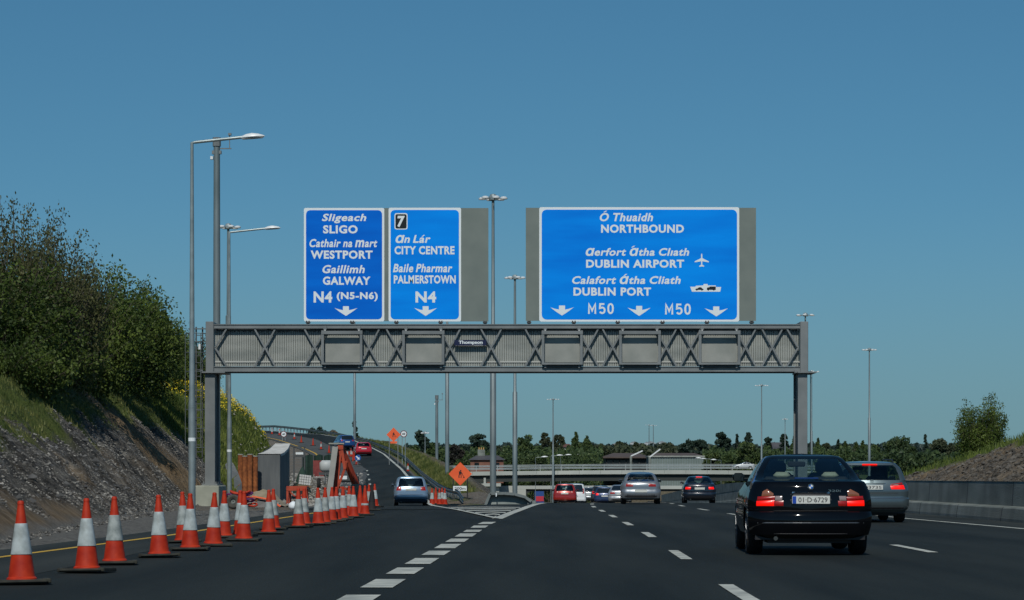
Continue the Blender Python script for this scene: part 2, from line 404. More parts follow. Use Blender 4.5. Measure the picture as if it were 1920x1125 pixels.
tc = node(nt, 'ShaderNodeTexCoord'); P0 = tc.outputs['Object']; at = node(nt, 'ShaderNodeVertexColor', layer_name='cover')
sep = node(nt, 'ShaderNodeSeparateColor'); L(at.outputs[0], sep.inputs[0])
def ns(scale, det=8, rough=.6, sv=None):
    n = node(nt, 'ShaderNodeTexNoise'); n.inputs['Scale'].default_value = scale; n.inputs['Detail'].default_value = det; n.inputs['Roughness'].default_value = rough
    if sv:
        mp = node(nt, 'ShaderNodeMapping'); mp.inputs['Scale'].default_value = sv; L(P0, mp.inputs[0]); L(mp.outputs[0], n.inputs['Vector'])
    else: L(P0, n.inputs['Vector'])
    return n.outputs['Fac']
def ramp(fac, stops):
    r = node(nt, 'ShaderNodeValToRGB'); els = r.color_ramp.elements
    while len(els) < len(stops): els.new(.5)
    for e_, (p, c) in zip(els, stops): e_.position = p; e_.color = (*c, 1)
    L(fac, r.inputs[0]); return r.outputs[0]
def mix(f, a, b_):
    n = node(nt, 'ShaderNodeMix', data_type='RGBA'); L(f, n.inputs[0]); L(a, n.inputs[6]); L(b_, n.inputs[7]); return n.outputs[2]
grassc = ramp(ns(.6, 10, .75), [(.3, (.036, .052, .014)), (.5, (.080, .108, .026)), (.7, (.135, .145, .045))])
shale = ramp(ns(1.6, 12, .78), [(.36, (.018, .017, .015)), (.5, (.094, .088, .078)), (.66, (.24, .225, .195))])
vo = node(nt, 'ShaderNodeTexVoronoi'); vo.inputs['Scale'].default_value = 11; L(P0, vo.inputs['Vector'])
sepv = node(nt, 'ShaderNodeSeparateColor'); L(vo.outputs['Color'], sepv.inputs[0])
chipm = node(nt, 'ShaderNodeMath', operation='MULTIPLY'); 
c1 = ramp(sepv.outputs[0], [(.80, (0, 0, 0)), (.90, (1, 1, 1))]); c2 = ramp(ns(.45, 3), [(.45, (0, 0, 0)), (.6, (1, 1, 1))])
L(c1, chipm.inputs[0]); L(c2, chipm.inputs[1])
chipc = ramp(sepv.outputs[1], [(0, (.10, .10, .10)), (1, (.42, .42, .41))])
shale = mix(chipm.outputs[0], shale, chipc)
earthc = ramp(ns(1.6, 9, .7), [(.3, (.10, .070, .040)), (.5, (.23, .165, .098)), (.72, (.34, .26, .17))])
gravc = ramp(ns(9, 6, .7), [(.35, (.10, .098, .090)), (.65, (.25, .245, .225))])
c = mix(sep.outputs[1], shale, earthc); c = mix(sep.outputs[2], c, gravc); c = mix(sep.outputs[0], c, grassc)
L(c, b.inputs['Base Color']); b.inputs['Roughness'].default_value = .95; b.inputs['Specular IOR Level'].default_value = .15
bp = node(nt, 'ShaderNodeBump'); bp.inputs['Strength'].default_value = 1.0; bp.inputs['Distance'].default_value = .22
L(ns(3.2, 10, .72), bp.inputs['Height']); L(bp.outputs[0], b.inputs['Normal'])
me.materials.append(m)

# ------------------------------------------------------------------ roads and markings
def strip(name, ys, fl, fr, fz, m, nseg=1, parent=None):
    mb = MB()
    for a, b_ in zip(ys, ys[1:]):
        for k in range(nseg):
            t0, t1 = k / nseg, (k + 1) / nseg
            mb.face([(lerp(fl(a), fr(a), t0), a, fz(a)), (lerp(fl(a), fr(a), t1), a, fz(a)), (lerp(fl(b_), fr(b_), t1), b_, fz(b_)), (lerp(fl(b_), fr(b_), t0), b_, fz(b_))])
    o = mb.build(name, m, parent); return struct(o) if not parent else o
ysm = axis([(-900, -60, 60), (-60, 80, 10), (80, 140, 2), (140, 640, 10)])
def ml(y):
    if y < 90: return tab([(-60, -8.6), (30, -7.9), (50, -7.2), (90, -7.0)], y)
    if y < 106: return tab([(90, -7.0), (92, -3.4), (98, -1.2), (106, .4)], y)
    return -.6 + xs(y)
strip('motorway', ysm, ml, lambda y: 12.1 + xs(y), lambda y: zr(y) + .012, asphalt)
strip('opposite_carriageway', ysm, lambda y: 13.1 + xs(y), lambda y: 27.5 + xs(y), lambda y: zr(y) + .012, asphalt)
ysr = axis([(82, 160, 2), (160, 430, 3)])
random.seed(3)
jag = {y: random.uniform(-.25, .25) for y in ysr}
strip('slip_road', ysr, lambda y: (lerp(-7.2, rL(y), sstep(82, 90, y)) if y < 235 else rL(y)), lambda y: rR(y) + .5, lambda y: rZ(y) + .022 if y > 95 else lerp(zr(y), rZ(y), sstep(84, 95, y)) + .018, asph_old)
strip('slip_road_lane', ysr, lambda y: (lerp(-7.1, rR(y) - 3.4, sstep(95, 130, y)) + (jag[y] if y > 120 else 0)) if y < 235 else rR(y) - 3.4 - .9 * sstep(235, 290, y), lambda y: rR(y) + .35, lambda y: rZ(y) + .030 if y > 95 else lerp(zr(y), rZ(y), sstep(84, 95, y)) + .026, asphalt)
shoulder_m = mat('shoulder_asphalt', (.022, .028, .027), .9, spec=.2, col2=(.042, .048, .045), scale=1.1, bump=.5, bscale=50, detail=10, stretch=(1, .12, 1))
strip('hard_shoulder', axis([(-60, 84, 6)]), lambda y: ml(y) + .01, lambda y: -5.35, lambda y: zr(y) + .0155, shoulder_m)
strip('hard_shoulder', axis([(-60, 80, 10), (80, 480, 4)]), lambda y: 10.7 + xs(y) + .25 * sstep(70, 20, y), lambda y: 12.08 + xs(y), lambda y: zr(y) + .0155, shoulder_m)
def line(name, pts, wd, m, zf, sub=6):
    mb = MB(); P = []
    for a, b_ in zip(pts, pts[1:]):
        for i in range(sub): P.append((lerp(a[0], b_[0], i / sub), lerp(a[1], b_[1], i / sub)))
    P.append(pts[-1])
    for a, b_ in zip(P, P[1:]):
        mb.face([(a[0] - wd / 2, a[1], zf(a[1])), (a[0] + wd / 2, a[1], zf(a[1])), (b_[0] + wd / 2, b_[1], zf(b_[1])), (b_[0] - wd / 2, b_[1], zf(b_[1]))])
    return struct(mb.build(name, m))
zl = lambda y: zr(y) + .0195
def zramp_l(y): return (rZ(y) if y > 95 else lerp(zr(y), rZ(y), sstep(84, 95, y))) + .038
line('yellow_edge_line', [(-7.6, 20), (-6.95, 33.3), (-6.4, 46), (-6.1, 67.5), (-6.0, 76)], .13, yellow_line, zl)
line('white_edge_line', [(11.6, 20), (10.8, 51), (10.4, 64), (10.25, 90), (10.2 + xs(110), 110), (10.2 + xs(150), 150), (10.2 + xs(500), 500)], .16, white_line, zl)
line('median_edge_line', [(14.2, 20), (14.2, 90), (14.2 + xs(150), 150), (14.2 + xs(500), 500)], .15, white_line, zl)
def lane_x(tabp): return lambda y: tab(tabp, y) + (xs(y) - xs(90) if y > 90 else 0)
laneA = lane_x([(0, 1.8), (23.8, 2.14), (47, 2.6), (66.6, 2.8), (90, 3.0)]); laneC = lane_x([(0, 5.6), (37, 6.1), (70, 6.5), (90, 6.4)])
def dashes(name, lf, ys, ln, wd, m=white_line):
    mb = MB()
    for y in ys:
        for k in range(2):
            a, b_ = y + ln * k / 2, y + ln * (k + 1) / 2
            mb.face([(lf(a) - wd / 2, a, zl(a)), (lf(a) + wd / 2, a, zl(a)), (lf(b_) + wd / 2, b_, zl(b_)), (lf(b_) - wd / 2, b_, zl(b_))])
    return struct(mb.build(name, m))
dashes('lane_dashes', laneA, [20.8, 32.4] + [44.4 + 11.0 * i for i in range(36)], 4.0, .15)
dashes('lane_dashes', laneC, [23.6, 35.4] + [47.0 + 11.2 * i for i in range(36)], 4.0, .15)
dashes('lane_dashes', lambda y: 20.6 + xs(y), [20 + 12 * i for i in range(36)], 4.0, .15)
# broad broken line that leads to the gore, then the gore itself
gx = lambda y: tab([(10, -1.62), (22, -1.38), (38, -1.02), (56, -.67), (63, -.42)], y)
mb = MB()
for py0, py1 in ((1140, 1119), (1105, 1089), (1079, 1067), (1060, 1049), (1043, 1035), (1030, 1022), (1018, 1012), (1008, 1002), (999, 995), (991, 987), (984, 980)):
    a = px_ground(0, py0)[1]; b_ = px_ground(0, py1)[1]
    mb.face([(gx(a) - .16, a, zl(a)), (gx(a) + .16, a, zl(a)), (gx(b_) + .16, b_, zl(b_)), (gx(b_) - .16, b_, zl(b_))])
struct(mb.build('broken_exit_line', white_line))
GR = [px_ground(*p) for p in ((932, 974), (955, 964), (982, 954), (1004, 946.5))]; GL = [px_ground(*p) for p in ((932, 974), (892, 965), (858, 957.5), (832, 953))] + [(-3.2, 97), (-3.75, 110)]
GR.append((.3 + xs(125) + .5, 125)); GR.append((GR[-1][0] - .2 + xs(500) - xs(125), 500))
line('gore_edge_line', GR, .28, white_line, zl, 12)
line('gore_edge_line', GL, .16, white_line, lambda y: max(zl(y), zramp_l(y)))
mb = MB()
y = 66.0
while y < 91:
    xl = tab([(p[1], p[0]) for p in GL], y); xr = tab([(p[1], p[0]) for p in GR], y); xm = (xl + xr) / 2
    for sx, ex in ((xl + .12, xm), (xm, xr - .16)):
        dy0 = 0 if sx == xm else 1.0; dy1 = 1.0 if sx == xm else 0
        ya, yb = y + (0 if sx != xm else 1.2), y + (1.2 if sx != xm else 0)
        mb.face([(sx, ya, zl(ya) + .003), (ex, yb, zl(yb) + .003), (ex, yb + 1.8, zl(yb) + .003), (sx, ya + 1.8, zl(ya) + .003)])
    y += 4.2
struct(mb.build('gore_chevrons', white_line))
mb = MB(); P = [(rR(y) - .1, y) for y in axis([(112, 430, 4)])]
struct(line('white_edge_line', P, .22, white_line, zramp_l, 1))
line('yellow_edge_line', [(rL(y) + .7, y) for y in axis([(232, 430, 6)])], .2, yellow_line, zramp_l, 1)
mb = MB()
for y in (168, 180, 194, 207):
    x = rR(y) - 3.15; mb.face([(x - .08, y, zramp_l(y)), (x + .08, y, zramp_l(y)), (x - .12, y + 3.5, zramp_l(y + 3.5)), (x - .28, y + 3.5, zramp_l(y + 3.5))])
struct(mb.build('lane_dashes', white_line))

# median concrete barrier (stepped section)
def barrier(x_off, flip=1):
    mb = MB(); ys = axis([(-20, 80, 4), (80, 140, 3), (140, 480, 10)])
    prof = [(-.44, 0), (-.44, .08), (-.40, .33), (-.37, .36), (-.16, .385), (-.12, .98), (-.10, 1.0), (.10, 1.0), (.12, .98), (.16, .385), (.37, .36), (.40, .33), (.44, .08), (.44, 0)]
    for a, b_ in zip(ys, ys[1:]):
        for (p0, h0), (p1, h1) in zip(prof, prof[1:]):
            mb.face([(x_off + xs(a) + p1, a, zr(a) + h1), (x_off + xs(a) + p0, a, zr(a) + h0), (x_off + xs(b_) + p0, b_, zr(b_) + h0), (x_off + xs(b_) + p1, b_, zr(b_) + h1)])
    o = mb.build('median_barrier', concrete_d, smooth=20); 
    return o
bar_root = thing('concrete_barrier', 'long grey concrete median barrier with stepped foot, right of the carriageway', 'barrier', (12.6, 60, 0))
o = barrier(0, 1); o.name = 'wall'; o.parent = bar_root; o.location = (0, -60, 0)
mb = MB()
for a, b_ in zip(axis([(-20, 480, 5)]), axis([(-20, 480, 5)])[1:]):
    mb.face([(xs(a) - .13, a, zr(a) + 1.004), (xs(a) + .13, a, zr(a) + 1.004), (xs(b_) + .13, b_, zr(b_) + 1.004), (xs(b_) - .13, b_, zr(b_) + 1.004)])
mb.build('coping', concrete, bar_root, loc=(0, -60, 0))
# ------------------------------------------------------------------ gantry
GY = 107.0; k_ = GY / F
gz = lambda py: EYE + (HY - py) * k_
gxx = lambda px: (px - 960) * k_
gan = thing('sign_gantry', 'grey steel lattice gantry spanning the whole road and carrying the blue signs', 'gantry', (0, GY, 0))
D = 1.7                                           # depth of the beam
ZB0, ZB1, ZT0, ZT1 = gz(697), gz(687), gz(616), gz(607.5)
XL, XR = gxx(400), gxx(1501)
for nm, z0, z1 in (('bottom_chord', ZB0, ZB1), ('top_chord', ZT0, ZT1)):
    mb = MB()
    for y0 in (0, D - .25): mb.box(XL, XR, y0, y0 + .26, z0, z1, .015)
    for i in range(14):
        x = lerp(XL + .4, XR - .4, i / 13); mb.box(x - .06, x + .06, .26, D - .25, z0 + .03, z1 - .03)
    mb.box(XL, XR, -.04, .0, z1 - .035, z1 - .005); mb.box(XL, XR, -.04, 0, z0 + .004, z0 + .035)
    mb.build(nm, gpaint, gan)
mb = MB(); z0, z1 = ZB1 + .02, ZT0 - .06; n = 260
for i in range(n):                                # ribbed sheet behind the lattice
    x0 = lerp(XL + .05, XR - .05, i / n); x1 = lerp(XL + .05, XR - .05, (i + 1) / n); w_ = (x1 - x0)
    mb.face([(x0, .24, z0), (x0 + w_ * .72, .24, z0), (x0 + w_ * .72, .24, z1), (x0, .24, z1)])
    mb.face([(x0 + w_ * .72, .24, z0), (x0 + w_ * .86, .28, z0), (x0 + w_ * .86, .28, z1), (x0 + w_ * .72, .24, z1)])
    mb.face([(x0 + w_ * .86, .28, z0), (x1, .24, z0), (x1, .24, z1), (x0 + w_ * .86, .28, z1)])
mb.build('ribbed_panel', gpanel, gan)
mb = MB(); mb.box(XL, XR, .20, .235, z0 + .16, z0 + .22); mb.build('panel_rail', mat('bright_rail', (.45, .46, .43), .5), gan)
mb = MB(); P = [(XL + .1, z1 + .05)]; n = 520
lower = []
for i in range(n):
    x = lerp(XL + .1, XR - .1, i / n); d_ = random.uniform(0, .10); lower += [(x, z1 - d_), (x + .03, z1 - d_)]
for (a, za), (b_, zb) in zip(lower, lower[1:]): mb.face([(a, .225, za), (b_, .225, zb), (b_, .225, z1 + .05), (a, .225, z1 + .05)])
mb.build('cable_bundle', gpaint_d, gan)
centers = [401, 496.6, 590, 692, 743.6, 843.7, 921, 1004, 1102.5, 1149, 1249, 1295, 1398, 1448, 1499]
for ci, c in enumerate(centers):
    mb = MB(); hw = 20 * k_; xc = gxx(c); za, zb = ZB1 - .02, ZT0 + .02; zm = (za + zb) / 2
    for yy in (.05,):
        for sgn in (-1, 1):
            if ci == 0:  # half cross against the leg
                mb.bar((xc + .05, yy, zm), (xc + hw * 1.0 + .1, yy, zb if sgn > 0 else za), .10, .07)
            elif ci == len(centers) - 1:
                mb.bar((xc - .05, yy, zm), (xc - hw - .1, yy, zb if sgn > 0 else za), .10, .07)
            else:
                mb.bar((xc - sgn * hw, yy + (.012 if sgn > 0 else 0), za), (xc + sgn * hw, yy + (.012 if sgn > 0 else 0), zb), .10, .07)
    if 0 < ci < len(centers) - 1: mb.box(xc - .11, xc + .11, .09, .12, zm - .11, zm + .11)
    mb.build('cross_brace', gpaint, gan)
for a, b_ in ((605.5, 677.5), (757, 831), (1018, 1090), (1163, 1236), (1312, 1385)):
    mb = MB(); x0, x1 = gxx(a), gxx(b_); zt, zb = gz(620), gz(684); 
    for x in (x0, x1): mb.box(x - .055, x + .055, -.22, -.12, zb, zt)
    mb.box(x0 - .06, x1 + .06, -.235, -.11, gz(627), gz(621)); mb.box(x0 - .02, x1 + .02, -.235, -.11, gz(684), gz(680.5))
    for x in (x0 + .1, x1 - .1):
        mb.box(x - .07, x + .07, -.12, .0, gz(618), gz(612)); mb.bar((x, -.17, gz(626)), (x, -.02, gz(613)), .07)
        mb.box(x - .04, x + .04, -.12, .0, gz(690), gz(684))
    o = mb.build('signal_frame', gpaint, gan)
    mb = MB(); mb.box(x0, x1, -.10, -.04, gz(689), gz(683.5));     mb.build('frame_tray', gpaint_d, o)
    mb = MB(); mb.box(x0 + .07, x1 - .07, .16, .20, gz(679), gz(629)); mb.build('blank_plate', mat('blank_plate_grey', (.23, .245, .225), .55, col2=(.30, .31, .285), scale=1.2), o)
for px0, px1, side in ((386, 401, -1), (1500, 1515, 1)):
    x0, x1 = gxx(px0), gxx(px1); xc = (x0 + x1) / 2
    mb = MB(); mb.box(x0, x1, -.1, D + .1, gz(698), gz(603), .02); mb.build('end_post', gpaint, gan)
    mb = MB(); mb.box(x0 - .12, x1 + .5 if side < 0 else x1 + .35, -.2, D + .2, gz(699.5), gz(697.2)); mb.box(x0 - .25, x0 - .13, -.1, .4, gz(699), gz(694)); mb.build('cap_plate', gpaint, gan)
    lx0, lx1 = (gxx(384), gxx(403)) if side < 0 else (gxx(1496), gxx(1514))
    zb = H0(xc, GY) + .95
    mb = MB(); mb.box(lx0, lx1, 0, .07, zb, gz(699.6), .01); mb.box(lx0 + .08, lx1 - .10, .07, D - .07, zb, gz(699.6)); mb.box(lx0, lx1, D - .07, D, zb, gz(699.6), .01)
    o = mb.build('leg', gpaint, gan)
    mb = MB(); mb.box(lx1 - .098, lx1 - .09, .08, D - .08, zb + .01, gz(700)); mb.build('web_shade', gpaint_d, o)  # dark facing on each side puts the shade of the recessed web into colour
    mb = MB(); mb.box(lx0 + .07, lx0 + .078, .08, D - .08, zb + .01, gz(700)); mb.build('web_shade', gpaint_d, o)
    mb = MB(); mb.box(lx0 - .12, lx1 + .12, -.12, D + .12, zb - .045, zb + .03)
    for dx in (.0, 1): 
        for dy in (0, 1): mb.tube([(lerp(lx0 - .05, lx1 + .05, dx), lerp(-.05, .6, dy), zb), (lerp(lx0 - .05, lx1 + .05, dx), lerp(-.05, .6, dy), zb + .12)], .03, 6)
    mb.build('base_plate', gpaint, o)
    mb = MB()
    if side < 0: mb.box(gxx(366), gxx(413), -.5, D + .5, -1, zb - .05, .03)
    else: mb.box(xc - .6, xc + .6, -.5, D + .5, -1, zb - .05, .03)
    mb.build('plinth', mat('pale_concrete', (.27, .285, .235), .85, col2=(.38, .395, .33), scale=1.1, bump=.2, bscale=20, detail=8), gan)
mb = MB(); mb.box(gxx(1514.5), gxx(1524), .1, .4, gz(699.5), gz(696)); mb.tube([(gxx(1521), .25, gz(697)), (gxx(1521), .25, 2.2)], .02, 6); mb.build('cable_bracket', gpaint_d, gan)
# access ladder with cage
mb = MB(); xa, xb = gxx(366), gxx(378)
for x in (xa, xb): mb.box(x - .03, x + .03, .3, .36, 1.4, gz(612))
i = 0; z = 1.6
while z < gz(620): mb.box(xa, xb, .31, .35, z, z + .035); z += .3
mb.build('ladder', gpaint_d, gan)
mb = MB(); z = 2.4; hoops = []
while z < gz(612):
    P = [(xb + .05, .3, z)] + [((xa + xb) / 2 - .12 + .48 * math.cos(R_(a)), -.05 - .45 * math.sin(R_(a)) + .3, z) for a in range(0, 181, 30)] + [(xa - .2, .5, z)]
    mb.tube(P, .018, 5); z += .83
for a in (60, 120, 175): 
    x, yv = (xa + xb) / 2 - .12 + .48 * math.cos(R_(a)), -.05 - .45 * math.sin(R_(a)) + .3
    mb.tube([(x, yv, 2.4), (x, yv, z - .83)], .016, 5)
mb.box(gxx(352), gxx(386), .2, .26, gz(617), gz(615)); mb.box(gxx(352), gxx(386), .2, .26, gz(641), gz(639))
mb.build('ladder_cage', mat('cage_grey', (.10, .12, .12), .6), gan)
mb = MB(); mb.box(gxx(372), gxx(377), .0, .2, gz(655), gz(645)); mb.build('floodlight', lampwhite, gan)
# maker's plate
mb = MB(); mb.box(gxx(852), gxx(912), -.03, -.004, gz(648), gz(637.5)); 
pl = mb.build('maker_plate', mat('navy', (.006, .010, .05), .4), gan)
mb = MB(); text_into(mb, 'Thompson', gxx(860), gxx(905), gz(646.5), gz(638.8), -.036, .035); mb.box(gxx(888), gxx(905), -.036, -.034, gz(647.3), gz(646.9)); mb.build('lettering', sign_white, pl)
for a in (857, 907):
    mb = MB(); mb.box(gxx(a) - .03, gxx(a) + .03, -.004, .12, gz(643.5), gz(641.5)); mb.build('bracket', gpaint_d, pl)

# ------------------------------------------------------------------ direction signs standing on the gantry
SY = GY + .1
def crop7(x, y): return (gxx(550 + x / 4.5), gz(370 + y / 4.5))
def crop8(x, y): return (gxx(970 + x / 4.0851), gz(370 + y / 4.0851))
def arrow(mb, x0, x1, y0, y1, cv, yy):
    a, zt = cv(x0, y0); b_, zb = cv(x1, y1); xc = (a + b_) / 2; w_ = (b_ - a) / 2; h = zt - zb
    P = [(-.26, 0), (.26, 0), (.26, -.40), (.55, -.34), (1, -.18), (.5, -.62), (0, -1), (-.5, -.62), (-1, -.18), (-.55, -.34), (-.26, -.40)]
    mb.flat([(xc + p * w_, zt + q * h) for p, q in P][::-1], yy)
def stroke(mb, pts, w_, y, closed=False):
    n = len(pts); L_, R2 = [], []
    for i, p in enumerate(pts):
        a = pts[i - 1] if (i or closed) else pts[0]; c = pts[(i + 1) % n] if (i < n - 1 or closed) else pts[-1]
        d1 = Vector((p[0] - a[0], p[1] - a[1])); d2 = Vector((c[0] - p[0], c[1] - p[1]))
        if d1.length < 1e-6: d1 = d2
        if d2.length < 1e-6: d2 = d1
        d1.normalize(); d2.normalize(); m_ = (d1 + d2).normalized(); nn = Vector((-m_.y, m_.x)); k = w_ / 2 / max(.45, nn.dot(Vector((-d1.y, d1.x))))
        L_.append((p[0] + nn.x * k, y, p[1] + nn.y * k)); R2.append((p[0] - nn.x * k, y, p[1] - nn.y * k))
    b0 = len(mb.v); mb.v += L_ + R2
    for i in range(n if closed else n - 1):
        j = (i + 1) % n; mb.f.append((b0 + i, b0 + n + i, b0 + n + j, b0 + j)); mb.m.append(0)
def m50(mb, a, b_, zb, zt):
    W = b_ - a; h = zt - zb; w_ = h * .165; i_ = w_ / 2; X = lambda u: a + u * W; Zf = lambda v: zb + i_ + v * (h - w_)
    stroke(mb, [(X(.035), Zf(-.08)), (X(.035), Zf(1.0)), (X(.16), Zf(.28)), (X(.285), Zf(1.0)), (X(.285), Zf(-.08))], w_, -.041)
    arc = [(X(.555 + .095 * math.cos(R_(t))), Zf(.31 + .31 * math.sin(R_(t)))) for t in range(130, -151, -20)]
    stroke(mb, [(X(.64), Zf(1)), (X(.475), Zf(1)), (X(.465), Zf(.55))] + arc[:0] + [(X(.555 + .10 * math.cos(R_(t))), Zf(.31 + .31 * math.sin(R_(t)))) for t in range(120, -151, -18)], w_, -.0411)
    stroke(mb, [(X(.885 + .09 * math.cos(R_(t))), Zf(.5 + (.5 if abs(math.sin(R_(t))) > 0 else 0) * math.copysign(abs(math.sin(R_(t))) ** .75, math.sin(R_(t))))) for t in range(0, 360, 15)], w_, -.0412, True)
def dsign(label, cv, white, blue, greys, texts, arrows, r=26, bmat=sign_blue, group=None):
    s = thing('direction_sign', label, 'sign', (0, SY, 0), 0, 'blue direction signs on the gantry')
    x0, z1 = cv(white[0], white[1]); x1, z0 = cv(white[2], white[3]); rr = r / 4.3 * k_
    mb = MB(); mb.prism(rrect(x0, x1, z0, z1, rr * .55), -.03, .02); mb.build('border', sign_white, s)
    x0b, z1b = cv(blue[0], blue[1]); x1b, z0b = cv(blue[2], blue[3])
    mb = MB(); mb.prism(rrect(x0b, x1b, z0b, z1b, rr * 1.3), -.036, -.028); face = mb.build('face', bmat, s)
    for g in greys:
        a, zt = cv(g[0], g[1]); b_, zb = cv(g[2], g[3]); mb = MB(); mb.box(a, b_, .0, .018, zb, zt); mb.build('backing', sign_back, s)
    mb = MB()
    for t in texts: 
        a, zt = cv(t[1], t[2]); b_, zb = cv(t[3], t[4]); it = t[5] if len(t) > 5 else 0
        if t[0] == 'M50': m50(mb, a, b_, zb, zt); mb.build('lettering', sign_white, face); mb = MB(); continue
        text_into(mb, t[0], a, b_, zb, zt, -.041, .030 if it else .038, .22 if it else 0, 1.10)
        mb.build('lettering', sign_white, face); mb = MB()
    for a in arrows:
        mb = MB(); arrow(mb, *a, cv, -.041); mb.build('arrow', sign_white, face)
    mb = MB(); zt = min(z0, z0b) ; A = min([x0] + [cv(g[0], 0)[0] for g in greys]); B = max([x1] + [cv(g[2], 0)[0] for g in greys])
    for z in (lerp(z0, z1, .12), lerp(z0, z1, .5), lerp(z0, z1, .88)): mb = MB(); mb.box(A + .05, B - .05, .02, .12, z - .05, z + .05); mb.build('stiffener', gpaint, s)
    return s, face
def feet(s, pxs):
    for p in pxs:
        mb = MB(); x = gxx(p); mb.box(x - .10, x + .10, -.06, .16, gz(605), gz(603.2)); mb.box(x - .08, x - .03, -.03, .12, gz(606.5), gz(601)); mb.box(x + .03, x + .08, -.03, .12, gz(606.5), gz(601))
        mb.box(x - .05, x + .05, .12, .22, gz(606.5), gz(420)); mb.build('clamp', gpaint_d, s)
Ir = 'ɑ'
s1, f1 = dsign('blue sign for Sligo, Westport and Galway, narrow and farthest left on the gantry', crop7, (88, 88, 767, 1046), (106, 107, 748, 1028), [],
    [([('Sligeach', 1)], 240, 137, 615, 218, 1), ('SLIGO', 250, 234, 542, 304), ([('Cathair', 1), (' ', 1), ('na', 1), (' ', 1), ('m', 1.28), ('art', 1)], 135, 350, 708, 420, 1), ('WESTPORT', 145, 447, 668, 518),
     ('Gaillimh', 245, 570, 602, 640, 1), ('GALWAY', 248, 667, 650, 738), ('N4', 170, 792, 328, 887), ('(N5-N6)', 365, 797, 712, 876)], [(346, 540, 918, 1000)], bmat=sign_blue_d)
feet(s1, (577, 660))
s2, f2 = dsign('blue sign for City Centre and Palmerstown with black junction number 7', crop7, (803, 86, 1415, 1046), (820, 105, 1397, 1028), [(765, 88, 804, 1043), (1413, 88, 1646, 1046)],
    [([(Ir, 1.25), ('n', 1), (' ', 1.6), ('Lar', 1)], 862, 316, 1158, 385, 1), ('CITY CENTRE', 853, 410, 1360, 481), ([('Baile', 1), (' ', 1.5), ('Pharmar', 1)], 840, 560, 1342, 632, 1),
     ('PALMERSTOWN', 847, 656, 1370, 727), ('N4', 1030, 792, 1205, 887)], [(1020, 1212, 918, 1000)])
feet(s2, (743, 826, 909.5))
a, zt = crop7(853, 132); b_, zb = crop7(963, 270)
mb = MB(); mb.prism(rrect(a, b_, zb, zt, .09), -.040, -.034); jb = mb.build('junction_box', sign_white, f2)
a, zt = crop7(861, 141); b_, zb = crop7(955, 262); mb = MB(); mb.prism(rrect(a, b_, zb, zt, .07), -.044, -.038); mb.build('black_patch', mat('sign_black', (.004, .006, .008), .4), f2)
a, zt = crop7(877, 155); b_, zb = crop7(941, 250); mb = MB(); text_into(mb, '7', a, b_, zb, zt, -.048, .04, .08); mb.build('numeral', sign_white, f2)
s3, f3 = dsign('wide blue sign for Northbound, Dublin Airport and Dublin Port with three arrows', crop8, (168, 74, 1701, 951), (187, 93, 1684, 935), [(65, 78, 170, 945), (1699, 78, 1830, 945)],
    [([('O', 1), (' ', 2), ('Thuaidh', 1)], 632, 118, 1040, 183, 1), ('NORTHBOUND', 642, 207, 1277, 271), ([(Ir, 1.25), ('erfort', 1), (' ', 1.5), (Ir, 1.25), ('tha', 1), (' ', 1.5), ('Clıath', 1)], 524, 387, 1317, 448, 1),
     ('DUBLIN AIRPORT', 527, 476, 1278, 539), ([('Calafort', 1), (' ', 1.5), (Ir, 1.25), ('tha', 1), (' ', 1.5), ('Cliath', 1)], 420, 602, 1252, 664, 1), ('DUBLIN PORT', 430, 689, 1025, 753),
     ('M50', 542, 810, 737, 893), ('M50', 1132, 813, 1327, 898)], [(253, 432, 828, 905), (845, 1022, 831, 908), (1435, 1614, 835, 912)], r=30)
feet(s3, (992, 1076, 1158.5, 1242.5, 1326, 1410))
mb = MB()
for fx, fy in ((872, 370), (812, 586), (658, 101)):           # the accents over the capitals
    mb = MB(); P = [crop8(fx + p, fy + q) for p, q in ((0, 14), (12, 14), (32, 0), (18, 0))]; mb.flat(P, -.0412); mb.build('accent', sign_white, f3)
mb = MB(); mb.flat([crop7(1080 + p, 316 + q) for p, q in ((0, 15), (12, 15), (32, 0), (18, 0))], -.0412); mb.build('accent', sign_white, f2)
P = [(0, 0), (5, 12), (5, 38), (54, 62), (54, 70), (5, 62), (4, 88), (18, 96), (18, 104), (0, 101)]
P = P + [(-p, q) for p, q in P[::-1][1:-1]]
mb = MB(); mb.flat([crop8(1413 + p, 427 + q) for p, q in P], -.041); mb.build('aeroplane_symbol', sign_white, f3)
mb = MB(); mb.flat([crop8(x, y) for x, y in ((1325, 684), (1362, 684), (1372, 676), (1425, 674), (1428, 663), (1458, 663), (1460, 674), (1520, 674), (1524, 686), (1562, 686), (1555, 722), (1338, 722))][::-1], -.041)
mb.build('ferry_symbol', sign_white, f3)
mb = MB(); mb.flat([crop8(x, y) for x, y in ((1364, 708), (1366, 700), (1380, 697), (1392, 688), (1408, 688), (1418, 698), (1427, 702), (1427, 708))][::-1], -.044)
mb.flat([crop8(x, y) for x, y in ((1452, 708), (1453, 694), (1462, 688), (1472, 688), (1472, 682), (1521, 682), (1521, 708))][::-1], -.044)
for cx in (1376, 1414, 1463, 1506):
    mb.flat([crop8(cx + 6 * math.cos(t * .785), 708 + 6 * math.sin(t * .785)) for t in range(8)][::-1], -.0445)
mb.build('vehicle_symbol', mat('sign_black', (.004, .006, .008), .4), f3)

